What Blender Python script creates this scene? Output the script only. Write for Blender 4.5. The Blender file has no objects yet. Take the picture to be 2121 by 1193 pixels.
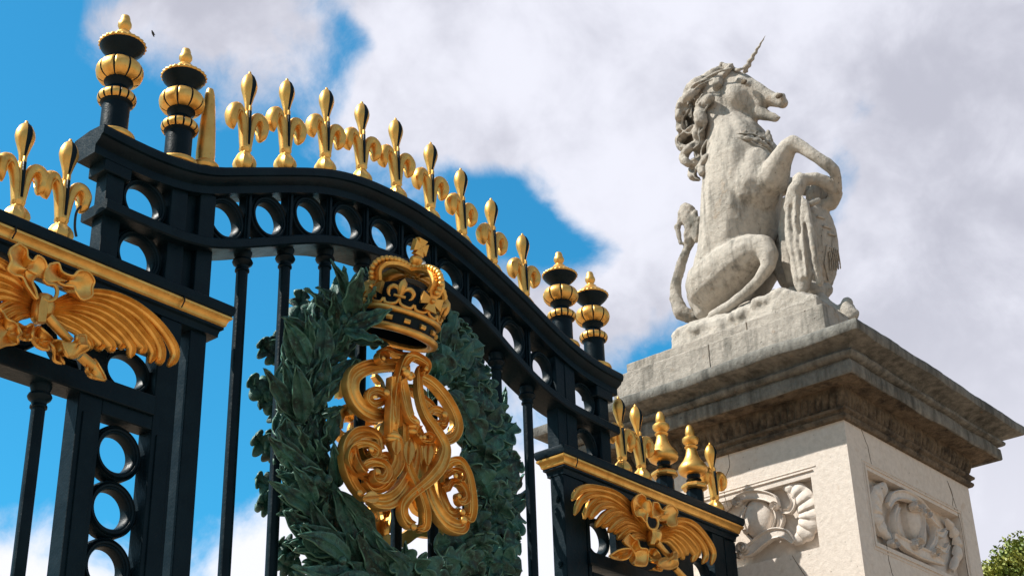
import bpy, bmesh, math, random
import numpy as np
from mathutils import Vector, Matrix, noise as mnoise
random.seed(7)
S = bpy.context.scene
R_ = math.radians
# ---------------------------------------------------------------- camera
YAW, PIT, ROL, FPX = R_(50.385), R_(27.198), R_(-1.843), 3146.7
CAM = Vector((0, 0, 1.6))
_f = Vector((math.sin(YAW)*math.cos(PIT), math.cos(YAW)*math.cos(PIT), math.sin(PIT)))
_r = Vector((math.cos(YAW), -math.sin(YAW), 0)); _u = _r.cross(_f)
_r2 = _r*math.cos(ROL)+_u*math.sin(ROL); _u2 = -_r*math.sin(ROL)+_u*math.cos(ROL)
cd = bpy.data.cameras.new('camera'); cam = bpy.data.objects.new('camera', cd)
S.collection.objects.link(cam)
cam.matrix_world = Matrix(((_r2.x, _u2.x, -_f.x, CAM.x), (_r2.y, _u2.y, -_f.y, CAM.y), (_r2.z, _u2.z, -_f.z, CAM.z), (0, 0, 0, 1)))
cd.sensor_width = 36; cd.lens = FPX/2121*36; cd.clip_end = 5000; cd.clip_start = .05
S.camera = cam
def ray(px, py):                                    # direction of a point of the photograph
    return _r2*((px-1060.5)/FPX)-_u2*((py-596.5)/FPX)+_f
def at(px, py, Y):                                  # that point on the upright plane y = Y (the gate's own plane)
    d = ray(px, py); return CAM+d*(Y/d.y)
def atx(px, py, X):                                 # that point on the upright plane x = X
    d = ray(px, py); return CAM+d*(X/d.x)
# ---------------------------------------------------------------- sun, sky, exposure
SUND = Vector((-1, .9, 1.62)).normalized()
sd = bpy.data.lights.new('sun', 'SUN'); sd.energy = 4.9; sd.angle = R_(.5); sd.color = (1, .95, .87)
so = bpy.data.objects.new('sun', sd); S.collection.objects.link(so)
so.rotation_euler = SUND.to_track_quat('Z', 'Y').to_euler(); so.location = (0, 0, 30)
S.view_settings.view_transform = 'Standard'; S.view_settings.look = 'None'
S.view_settings.gamma = 1; S.view_settings.exposure = .62
W = bpy.data.worlds.new('World'); S.world = W; W.use_nodes = True
class NT:
    def __init__(s, t): s.t = t; s.n = t.nodes; s.l = t.links
    def add(s, typ, **kw):
        o = s.n.new(typ)
        for k, v in kw.items(): setattr(o, k, v)
        return o
    def put(s, inp, v):
        if hasattr(v, 'is_linked') or hasattr(v, 'links'): s.l.new(v, inp)
        elif v is not None: inp.default_value = v
    def math(s, op, a, b=None, c=None, clamp=False):
        o = s.add('ShaderNodeMath', operation=op); o.use_clamp = clamp
        s.put(o.inputs[0], a)
        if b is not None: s.put(o.inputs[1], b)
        if c is not None: s.put(o.inputs[2], c)
        return o.outputs[0]
    def mix(s, f, a, b, bt='MIX'):
        o = s.add('ShaderNodeMix', data_type='RGBA', blend_type=bt)
        s.put(o.inputs[0], f); s.put(o.inputs[6], a); s.put(o.inputs[7], b); return o.outputs[2]
    def noise(s, vec, scale, det=5, rough=.55, dist=0):
        o = s.add('ShaderNodeTexNoise'); s.put(o.inputs['Vector'], vec)
        o.inputs['Scale'].default_value = scale; o.inputs['Detail'].default_value = det
        o.inputs['Roughness'].default_value = rough; o.inputs['Distortion'].default_value = dist
        return o.outputs['Fac']
    def ramp(s, f, lo, hi, smooth=True):
        o = s.add('ShaderNodeMapRange'); o.interpolation_type = 'SMOOTHSTEP' if smooth else 'LINEAR'
        s.put(o.inputs[0], f); o.inputs[1].default_value = lo; o.inputs[2].default_value = hi
        return o.outputs[0]
w = NT(W.node_tree); bgn = w.n['Background']
sky = w.add('ShaderNodeTexSky', sky_type='NISHITA'); sky.sun_disc = False
sky.sun_elevation = math.asin(SUND.z); sky.sun_rotation = math.atan2(SUND.x, SUND.y)
tc = w.add('ShaderNodeTexCoord').outputs['Generated']
SKYK = .12
blue = w.mix(1.0, sky.outputs[0], (.17, .87, 1.06, 1), 'MULTIPLY')
# cloud banks: soft lobes round directions of the sky, broken up by noise.  (px, py, angular radius px, weight)
BL = [(330, 10, 190, .75), (560, 60, 150, .55), (150, 50, 80, .35), (430, 110, 110, .3), (900, 60, 250, 1.0), (1150, 60, 300, 1.1), (880, 230, 170, .85), (1150, 240, 240, .95),
      (1500, 40, 350, 1.1), (1350, 420, 260, .85), (1950, 120, 280, 1.0), (1960, 420, 260, 1.1), (1900, 800, 300, 1.1), (230, 60, 70, .35), (120, 100, 60, .3), (1960, 200, 160, .3), (1850, 900, 200, .4), (2100, 1100, 300, 1.1), (1600, 300, 150, .3),
      (1320, 560, 140, .8), (1120, 700, 130, .7), (1000, 950, 260, .95), (900, 1270, 300, 1.2), (500, 1270, 140, 1.35), (20, 1260, 165, 1.3), (250, 1380, 150, .9),
      (560, 880, 60, .3), (180, 1150, 60, .3), (700, 600, 90, .35), (1500, 700, 200, .6), (1050, 1250, 200, 1.0),
      (1010, 420, 100, -.95), (1110, 460, 110, -.95), (950, 340, 60, -.4), (1180, 530, 90, -.8), (1060, 380, 70, -.4), (1660, 480, 70, -.5), (1350, 720, 80, -.8), (700, 50, 55, -.7), (735, 110, 50, -.6), (690, 150, 60, -.55), (600, 190, 80, -.3), (1760, 200, 80, -.85), (1750, 320, 80, -.8), (1740, 420, 80, -1.0), (1700, 130, 60, -.3), (250, 500, 330, -.8), (330, 800, 250, -.8), (1100, 870, 100, -.55),
      (40, 40, 100, -1.1), (20, 230, 150, -.8), (1240, 540, 60, -.35), (1440, 560, 80, -.35), (500, 950, 110, -.4)]
warp = w.add('ShaderNodeTexNoise'); warp.inputs['Scale'].default_value = 9; warp.inputs['Detail'].default_value = 4
w.l.new(tc, warp.inputs['Vector'])
wv = w.add('ShaderNodeVectorMath', operation='SUBTRACT'); w.l.new(warp.outputs['Color'], wv.inputs[0]); wv.inputs[1].default_value = (.5, .5, .5)
ws = w.add('ShaderNodeVectorMath', operation='SCALE'); w.l.new(wv.outputs[0], ws.inputs[0]); ws.inputs['Scale'].default_value = .075
wa = w.add('ShaderNodeVectorMath', operation='ADD'); w.l.new(tc, wa.inputs[0]); w.l.new(ws.outputs[0], wa.inputs[1])
wn = w.add('ShaderNodeVectorMath', operation='NORMALIZE'); w.l.new(wa.outputs[0], wn.inputs[0]); vd = wn.outputs[0]
acc = None
for (px, py, rad, wt) in BL:
    d = ray(px, py).normalized(); ang = rad/FPX
    dp = w.add('ShaderNodeVectorMath', operation='DOT_PRODUCT'); w.l.new(vd, dp.inputs[0]); dp.inputs[1].default_value = d
    e = w.math('MULTIPLY', w.math('SUBTRACT', dp.outputs['Value'], 1.0), 2/(ang*ang))
    g = w.math('POWER', math.e, e)
    acc = w.math('MULTIPLY_ADD', g, wt, acc if acc is not None else 0.0)
# far from the seen sky: unseen broken cloud, added for fill light and gold reflections
dp = w.add('ShaderNodeVectorMath', operation='DOT_PRODUCT'); w.l.new(vd, dp.inputs[0]); dp.inputs[1].default_value = ray(1060, 596).normalized()
away = w.ramp(dp.outputs['Value'], .90, .80)
acc = w.math('MULTIPLY_ADD', away, .60, acc)
n1 = w.noise(tc, 7, 8, .58, .3); n2 = w.noise(tc, 18, 9, .66, .4)
dens = w.math('ADD', acc, w.math('MULTIPLY', w.math('SUBTRACT', n1, .5), 2.3))
dens = w.math('ADD', dens, w.math('MULTIPLY', w.math('SUBTRACT', n2, .5), 1.5))
mask = w.ramp(dens, .0, 1.0)
lobe = w.add('ShaderNodeVectorMath', operation='DOT_PRODUCT'); w.l.new(tc, lobe.inputs[0]); lobe.inputs[1].default_value = Vector((0, 0, 1))
low = w.ramp(lobe.outputs['Value'], .46, .28)       # the clouds near the horizon are whiter
n3 = w.math('ADD', w.math('MULTIPLY', w.noise(tc, 5, 6, .55, .2), .65), w.math('MULTIPLY', w.noise(tc, 13, 7, .6, .3), .35))
shade = w.math('ADD', w.math('MULTIPLY', w.ramp(n3, .38, .62), .78), w.math('MULTIPLY', low, .55), clamp=True)
ccol = w.mix(shade, (3.0, 3.05, 3.55, 1), (5.35, 5.4, 5.95, 1))
ccol = w.mix(away, ccol, (2.35, 2.22, 2.12, 1))        # unseen cloud toned greyer to set the fill light and reflections
full = w.mix(mask, blue, ccol)
w.l.new(full, bgn.inputs['Color']); bgn.inputs['Strength'].default_value = SKYK
# ---------------------------------------------------------------- materials
def newmat(name):
    m = bpy.data.materials.new(name); m.use_nodes = True
    k = NT(m.node_tree); k.b = k.n['Principled BSDF']; k.m = m
    k.o = k.add('ShaderNodeTexCoord').outputs['Object']; return k
def bump(k, h, strength, dist=.01):
    b = k.add('ShaderNodeBump'); b.inputs['Strength'].default_value = strength; b.inputs['Distance'].default_value = dist
    k.put(b.inputs['Height'], h); k.l.new(b.outputs[0], k.b.inputs['Normal'])
MAT = {}
def mk_paint():
    k = newmat('black_blue_gloss_paint'); n = k.noise(k.o, 6, 6, .6); f = k.noise(k.o, 90, 3)
    k.put(k.b.inputs['Base Color'], k.mix(k.math('MULTIPLY', k.ramp(k.noise(k.o, 60, 4, .7), .66, .74), .5), k.mix(k.ramp(n, .35, .7), (.0014, .0075, .0125, 1), (.0034, .0130, .0200, 1)), (.035, .045, .045, 1)))
    k.put(k.b.inputs['Roughness'], k.math('MULTIPLY_ADD', n, .4, .20)); k.b.inputs['Specular IOR Level'].default_value = .13
    g2 = k.noise(k.o, 28, 4, .6); bump(k, k.math('ADD', k.math('ADD', n, k.math('MULTIPLY', g2, .5)), k.math('MULTIPLY', f, .3)), .55, .008); MAT['paint'] = k.m
def mk_gold(nm, a, b_, r0, r1):
    k = newmat(nm); n = k.noise(k.o, 9, 6, .62); f = k.noise(k.o, 45, 5, .65)
    c = k.mix(k.ramp(n, .3, .7), a, b_)
    c = k.mix(k.math('MULTIPLY', k.ramp(f, .60, .76), .6), c, (.16, .075, .02, 1))
    oi = k.add('ShaderNodeObjectInfo').outputs['Random']; c = k.mix(k.math('MULTIPLY', oi, .45), c, (.60, .34, .10, 1))
    k.put(k.b.inputs['Base Color'], c); k.b.inputs['Metallic'].default_value = .92
    k.put(k.b.inputs['Roughness'], k.math('MULTIPLY_ADD', f, r1-r0, r0))
    bump(k, k.math('ADD', n, k.math('MULTIPLY', f, .5)), .35, .006); MAT[nm] = k.m
mk_paint()
mk_gold('gold', (.95, .58, .17, 1), (.76, .40, .09, 1), .28, .60)
mk_gold('old_gold', (.98, .57, .155, 1), (.70, .36, .08, 1), .28, .58)
def mk_bronze():
    k = newmat('green_patina_bronze'); n = k.noise(k.o, 7, 6, .65); f = k.noise(k.o, 38, 6, .7)
    g = k.add('ShaderNodeNewGeometry').outputs['Pointiness']
    c = k.mix(k.ramp(n, .38, .62), (.003, .017, .0140, 1), (.034, .148, .114, 1))
    c = k.mix(k.ramp(f, .50, .70), c, (.075, .235, .180, 1))
    c = k.mix(k.math('MULTIPLY', k.ramp(g, .53, .62), .55), c, (.13, .27, .22, 1))
    ri = k.add('ShaderNodeNewGeometry').outputs['Random Per Island']
    c = k.mix(k.math('MULTIPLY', ri, .5), c, (.004, .022, .018, 1))
    k.put(k.b.inputs['Base Color'], c); k.b.inputs['Metallic'].default_value = .15; k.b.inputs['Roughness'].default_value = .42
    bump(k, k.math('ADD', n, f), .8, .012); MAT['bronze'] = k.m
mk_bronze()

def mk_stone(nm, a, b_, dirt, dlo, dhi, sc=3.0, streak=0.0, bmp=.5):
    k = newmat(nm); n = k.noise(k.o, sc, 8, .65); f = k.noise(k.o, 22, 6, .7); p = k.noise(k.o, 120, 3, .6)
    c = k.mix(k.ramp(f, .3, .72), a, b_)
    mp = k.add('ShaderNodeMapping'); k.l.new(k.o, mp.inputs[0]); mp.inputs['Scale'].default_value = (9, 9, 1.0)
    st = k.noise(mp.outputs[0], 1.3, 6, .65)
    d = k.math('ADD', k.math('MULTIPLY', n, 1-streak), k.math('MULTIPLY', st, streak))
    c = k.mix(k.ramp(d, dlo, dhi), c, dirt)
    vo = k.add('ShaderNodeTexVoronoi'); vo.inputs['Scale'].default_value = 17; k.l.new(k.o, vo.inputs['Vector'])
    pit = k.math('MULTIPLY', k.ramp(vo.outputs['Distance'], .16, .04), k.ramp(f, .5, .62))
    c = k.mix(k.math('MULTIPLY', pit, .75), c, (.07, .062, .05, 1))
    c = k.mix(k.math('MULTIPLY', k.ramp(k.noise(k.o, 5.5, 3, .5), .66, .74), .20), c, (.42, .25, .12, 1))
    k.put(k.b.inputs['Base Color'], c); k.b.inputs['Roughness'].default_value = .93; k.b.inputs['Specular IOR Level'].default_value = .2
    h = k.math('ADD', k.math('MULTIPLY', n, 1.2), k.math('ADD', k.math('MULTIPLY', f, .7), k.math('MULTIPLY', p, .25)))
    bump(k, k.math('SUBTRACT', h, k.math('MULTIPLY', pit, .8)), bmp, .03); MAT[nm] = k.m
mk_stone('pale_portland_stone', (.68, .61, .545, 1), (.58, .515, .455, 1), (.35, .315, .27, 1), .56, .80, 2.0, .3, .35)
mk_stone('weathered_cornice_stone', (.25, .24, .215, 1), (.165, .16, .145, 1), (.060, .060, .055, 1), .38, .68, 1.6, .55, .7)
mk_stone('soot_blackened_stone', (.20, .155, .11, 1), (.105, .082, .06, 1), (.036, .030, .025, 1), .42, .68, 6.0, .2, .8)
mk_stone('carved_statue_stone', (.51, .46, .40, 1), (.39, .355, .31, 1), (.135, .128, .112, 1), .46, .70, 1.9, .6, .9)
mk_stone('lichened_statue_stone', (.46, .41, .355, 1), (.33, .30, .26, 1), (.11, .105, .09, 1), .46, .68, 4.0, .2, .8)
mk_stone('block_stone', (.44, .395, .345, 1), (.33, .298, .26, 1), (.13, .122, .105, 1), .45, .70, 2.4, .55, .8)
def mk_simple(nm, col, rough=.8, var=None, sc=8):
    k = newmat(nm); n = k.noise(k.o, sc, 6, .6)
    k.put(k.b.inputs['Base Color'], k.mix(k.ramp(n, .3, .7), col, var or col)); k.b.inputs['Roughness'].default_value = rough
    bump(k, n, .3, .02); MAT[nm] = k.m
mk_simple('tan_gravel', (.36, .26, .18, 1), .9, (.28, .21, .15, 1), 1.5)
mk_simple('leaf_edge_highlight', (.10, .25, .18, 1), .45, (.03, .10, .072, 1), 14)  # paler leaf rims: edge highlights painted into the colour
mk_simple('bark', (.09, .065, .045, 1), .9, (.05, .04, .03, 1), 5)
mk_simple('leaf_green', (.10, .16, .022, 1), .55, (.27, .27, .04, 1), 1.3)
mk_simple('black_cable', (.012, .012, .014, 1), .5)
mk_simple('bird_dark', (.02, .02, .02, 1), .7)
# ---------------------------------------------------------------- mesh helpers
OFF = {}                                             # root position of every object's thing
def root(name, label, cat, loc, group=None):
    o = bpy.data.objects.new(name, None); S.collection.objects.link(o); o.location = loc
    o.empty_display_size = .3; o['label'] = label; o['category'] = cat
    if group: o['group'] = group
    OFF[o.name] = Vector(loc); return o
def cr(P, n=6):                                      # Catmull-Rom through tuples
    P = [np.array(p, float) for p in P]
    if len(P) < 3: return [tuple(P[0]*(1-t)+P[1]*t) for t in np.linspace(0, 1, n+1)]
    Q = [2*P[0]-P[1]]+P+[2*P[-1]-P[-2]]; out = []
    for i in range(1, len(Q)-2):
        a, b, c, d = Q[i-1:i+3]
        for k in range(n):
            t = k/n; out.append(tuple(.5*(2*b+(c-a)*t+(2*a-5*b+4*c-d)*t*t+(3*b-3*c+d-a)*t**3)))
    out.append(tuple(P[-1])); return out
class MB:
    def __init__(s): s.v = []; s.f = []; s.mi = []
    def add(s, vs, fs, mi=0):
        b = len(s.v); s.v += [tuple(v) for v in vs]; s.f += [tuple(b+i for i in f) for f in fs]
        s.mi += ([mi]*len(fs) if isinstance(mi, int) else list(mi)); return s
    def box(s, x0, x1, y0, y1, z0, z1, mi=0):
        return s.add([(x, y, z) for x in (x0, x1) for y in (y0, y1) for z in (z0, z1)],
                     [(0, 1, 3, 2), (4, 6, 7, 5), (0, 4, 5, 1), (2, 3, 7, 6), (0, 2, 6, 4), (1, 5, 7, 3)], mi)
    def grid(s, rows, closed_u=False, closed_v=False, mi=0, cap=False):
        nu = len(rows); nv = len(rows[0]); vs = [v for r in rows for v in r]; fs = []
        for i in range(nu if closed_u else nu-1):
            for j in range(nv if closed_v else nv-1):
                a = i*nv+j; b = i*nv+(j+1) % nv; c = ((i+1) % nu)*nv+(j+1) % nv; d = ((i+1) % nu)*nv+j
                fs.append((a, b, c, d))
        if cap: fs.append(tuple(range(nv))[::-1]); fs.append(tuple((nu-1)*nv+j for j in range(nv)))
        m = mi
        if callable(mi): m = [mi(i, j) for i in range(nu if closed_u else nu-1) for j in range(nv if closed_v else nv-1)]+([0, 0] if cap else [])
        return s.add(vs, fs, m)
    def lathe(s, prof, org=(0, 0, 0), n=32, mod=None, mi=0):       # prof [(r,z)], mod(th,i)->scale, mi(i,j)
        rows = []
        for i, (r, z) in enumerate(prof):
            rows.append([(org[0]+r*(mod(2*math.pi*j/n, i) if mod else 1)*math.cos(2*math.pi*j/n),
                          org[1]+r*(mod(2*math.pi*j/n, i) if mod else 1)*math.sin(2*math.pi*j/n), org[2]+z) for j in range(n)])
        return s.grid(rows, closed_v=True, mi=mi, cap=True)
    def tube(s, path, rad, n=10, ry=None, mi=0, hint=(0, 1, 0)):   # rad list / number; ry: radius along hint
        P = [Vector(p[:3]) for p in path]; m = len(P); h = Vector(hint); rows = []
        rad = rad if hasattr(rad, '__len__') else [rad]*m; ry = ry if ry is not None else rad
        ry = ry if hasattr(ry, '__len__') else [ry]*m
        for i in range(m):
            t = (P[min(i+1, m-1)]-P[max(i-1, 0)]).normalized(); b = (h-t*h.dot(t))
            b = b.normalized() if b.length > 1e-4 else t.orthogonal().normalized(); nn = b.cross(t)
            rows.append([P[i]+nn*rad[i]*math.cos(2*math.pi*j/n)+b*ry[i]*math.sin(2*math.pi*j/n) for j in range(n)])
        return s.grid(rows, closed_v=True, mi=mi, cap=True)
    def band(s, path, wid, prof, dep, mi=0, ydir=(0, 1, 0)):      # moulded strap: prof [(a,b)] closed; a across in plane, b in depth
        P = [Vector(p[:3]) for p in path]; m = len(P); yd = Vector(ydir); rows = []
        wid = wid if hasattr(wid, '__len__') else [wid]*m
        for i in range(m):
            t = (P[min(i+1, m-1)]-P[max(i-1, 0)]).normalized(); nn = t.cross(yd).normalized()
            k = min(1, .35+wid[i]/max(wid)*.65)
            rows.append([P[i]+nn*wid[i]*a+yd*dep*k*b for a, b in prof])
        return s.grid(rows, closed_v=True, mi=mi, cap=True)
    def obj(s, name, mats, parent=None, smooth=35, bevel=0, solid=0, loc=None):
        me = bpy.data.meshes.new(name); o = bpy.data.objects.new(name, me); S.collection.objects.link(o)
        off = Vector((0, 0, 0))
        if parent is not None: off = OFF[parent.name]; o.parent = parent; OFF[o.name] = off
        if loc is not None: o.location = Vector(loc)-off; off = Vector((0, 0, 0))
        me.from_pydata([tuple(Vector(v)-off) for v in s.v], [], s.f)
        for m in (mats if isinstance(mats, (list, tuple)) else [mats]): me.materials.append(MAT[m])
        me.polygons.foreach_set('material_index', s.mi)
        bm = bmesh.new(); bm.from_mesh(me); bmesh.ops.recalc_face_normals(bm, faces=bm.faces); bm.to_mesh(me); bm.free()
        if smooth: me.shade_smooth(); me.set_sharp_from_angle(angle=R_(smooth))
        if bevel:
            b = o.modifiers.new('bevel', 'BEVEL'); b.width = bevel; b.segments = 2; b.limit_method = 'ANGLE'; b.angle_limit = R_(40)
        if solid:
            b = o.modifiers.new('solid', 'SOLIDIFY'); b.thickness = solid; b.offset = 0
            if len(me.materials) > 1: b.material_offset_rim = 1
        return o
def place(o, parent, world, scale=1, rotz=0):        # copy an object (and its sub-parts) under a thing
    c = o.copy(); S.collection.objects.link(c); c.parent = parent; c.location = Vector(world)-OFF[parent.name]; c.scale = scale if isinstance(scale, tuple) else (scale,)*3; c.rotation_euler = (0, 0, rotz)
    for ch in o.children:
        d = ch.copy(); S.collection.objects.link(d); d.parent = c
    if o.name.startswith('fleur'): c.rotation_euler = (random.uniform(-.02, .02), random.uniform(-.025, .025), random.uniform(-.10, .10))
    return c
# ---------------------------------------------------------------- ground
g = MB().add([(-400, -400, 0), (600, -400, 0), (600, 600, 0), (-400, 600, 0)], [(0, 1, 2, 3)]).obj('ground', 'tan_gravel', smooth=0); g['kind'] = 'structure'
# ================================================================ GATE
def interp(tab, x):
    X = [a for a, b in tab]; Z = [b for a, b in tab]
    return float(np.interp(x, X, Z))
CAPT = cr([(4.19, 6.545), (4.35, 6.540), (4.6, 6.545), (4.84, 6.575), (5.03, 6.63), (5.21, 6.71), (5.41, 6.80), (5.61, 6.89), (5.83, 6.985), (6.04, 7.06), (6.26, 7.11), (6.5, 7.135), (6.76, 7.14), (7.0, 7.12), (7.26, 7.08),
           (7.52, 7.01), (7.8, 6.92), (8.08, 6.82), (8.36, 6.71), (8.66, 6.62), (8.95, 6.575), (9.22, 6.565)], 3)
RAIL = cr([(4.28, 6.095), (4.45, 6.095), (4.73, 6.10), (4.92, 6.12), (5.12, 6.17), (5.42, 6.30), (5.72, 6.44), (6.02, 6.56), (6.34, 6.63), (6.68, 6.665), (7.04, 6.66), (7.34, 6.59), (7.6, 6.50), (7.87, 6.36), (8.08, 6.26), (8.29, 6.185), (8.49, 6.14), (8.71, 6.12), (8.93, 6.11), (9.16, 6.105)], 3)
capz = lambda x: interp(CAPT, x); railz = lambda x: interp(RAIL, x)
gate = root('arched_gate', 'tall black and gold arched gate with bronze wreath, gilded crown and monogram', 'gate', (6.68, 6.64, 0))
def arch_sweep(tab, prof, x0=None, x1=None):
    m = MB(); rows = []
    for x, z in tab:
        if (x0 is not None and x < x0) or (x1 is not None and x > x1): continue
        rows.append([(x, y, z+dz) for y, dz in prof])
    return m.grid(rows, closed_v=True, cap=True)
capprof = [(6.50, 0), (6.493, -.02), (6.50, -.058), (6.515, -.064), (6.525, -.085), (6.555, -.105), (6.565, -.112), (6.565, -.165), (6.735, -.165), (6.735, -.112), (6.745, -.105), (6.765, -.064), (6.785, -.058), (6.79, -.02), (6.783, 0), (6.64, .012)]
arch_sweep(CAPT, capprof).obj('arch_cornice', 'paint', gate, 40)
arch_sweep(RAIL, [(6.53, 0), (6.52, -.01), (6.52, -.062), (6.53, -.072), (6.76, -.072), (6.77, -.062), (6.77, -.01), (6.76, 0)]).obj('arch_rail', 'paint', gate, 40)
def post(par, x0, x1, z0, z1, y0=6.59, y1=6.70, groove=True, name='post'):
    m = MB(); m.box(x0, x1, y0, y1, z0, z1)
    return m.obj(name, 'paint', par, 0, bevel=.006)
# end posts (upper part above the arch rail, lower part down to the panel cornice)
for (a, b) in ((4.31, 4.43), (4.77, 4.89)):
    post(gate, a, b, 5.738, capz((a+b)/2)-.155)
for (a, b) in ((9.0, 9.12),):
    post(gate, a, b, 5.738, capz((a+b)/2)-.155)
post(gate, 4.985, 5.105, 0.02, capz(5.04)-.15, name='leaf_stile')
m = MB(); m.box(4.89, 4.985, 6.635, 6.69, 5.738, 6.45); m.obj('stile_web', 'paint', gate, 0)
post(gate, 8.46, 8.565, 5.738, capz(8.5)-.155); post(gate, 8.565, 8.69, 5.738, capz(8.62)-.155, 6.585, 6.705)
# block capitals under the arch cornice at both ends
for (a, b, h) in ((4.27, 4.46, .075), (8.95, 9.16, .085)):
    z = capz((a+b)/2)-.165
    m = MB(); m.box(a, b, 6.568, 6.73, z-h, z+.006); m.obj('capital_block', 'paint', gate, 0, bevel=.008)
# rings
def ring_mesh(r0, r1, y0=6.625, y1=6.71, sz=1.0):
    m = MB(); pr = [(r0, y0+.018), (r0+.006, y0+.010), (r0+.014, y0+.010), (r0+.018, y0+.002), (r0+.028, y0), (r0+.034, y0+.012), (r1-.016, y0+.014), (r1-.008, y0+.004), (r1, y0+.014), (r1, y1), (r0, y1)]
    rows = []
    for k in range(48):
        a = 2*math.pi*k/48; rows.append([(r*math.cos(a), y, r*math.sin(a)*sz) for r, y in pr])
    return m.grid(rows, closed_u=True, closed_v=True)
def put_ring(par, x, z, r0=.122, r1=.166, sz=1.0):
    m = ring_mesh(r0, r1, sz=sz); m.v = [(a+x, b, c+z) for a, b, c in m.v]; return m.obj('ring', 'paint', par, 50)
BX = [at(p, q, 6.645).x for p, q in ((500, 600), (588, 570), (671, 560), (747, 560))]
B0, DB = 5.385, .3475
BX = [B0+DB*i for i in range(9)]
for i in range(9):
    x = B0-DB/2+DB*i; zt = capz(x)-.165; zb = railz(x)
    put_ring(gate, x+.012, (zt+zb)/2+.012, .106, .168, min(1.14, (zt-zb)/.326))
put_ring(gate, 8.34, (capz(8.34)-.165+railz(8.34))/2, .10, .14, 1.1)
put_ring(gate, 4.605, 6.245, .120, .172, .95); put_ring(gate, 8.845, 6.26, .115, .155, 1.0)
put_ring(gate, 4.60, 5.885, .120, .172); put_ring(gate, 8.845, 5.875, .115, .155)
for i, x in enumerate(BX):                          # slim uprights between the rings
    m = MB(); m.box(x-.022, x+.022, 6.615, 6.69, railz(x)-.01, capz(x)-.15); m.box(x-.011, x+.011, 6.60, 6.615, railz(x)+.0, capz(x)-.16)
    m.obj('upright', 'paint', gate, 0, bevel=.003)
# bars with moulded heads
def bar(par, x, ztop, zbot=.3, y=6.645):
    m = MB(); r = .037
    def flute(th, i): return 1-.09*abs(math.cos(3*th+.5))**6
    m.lathe([(r, zbot), (r, ztop-.12)], (x, y, 0), 24, flute)
    o = m.obj('bar', 'paint', par, 30)
    c = MB(); c.lathe([(.037, -.135), (.046, -.13), (.046, -.118), (.040, -.11), (.042, -.095), (.06, -.08), (.066, -.066), (.06, -.052), (.048, -.046), (.052, -.03), (.058, -.01), (.058, .004)], (x, y, ztop), 24)
    c.obj('bar_head', 'paint', o, 40)
for x in BX: bar(gate, x, railz(x)-.07)
m = MB(); m.box(5.105, 8.46, 6.60, 6.70, .15, .3); m.obj('bottom_rail', 'paint', gate, 0, bevel=.006)
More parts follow.
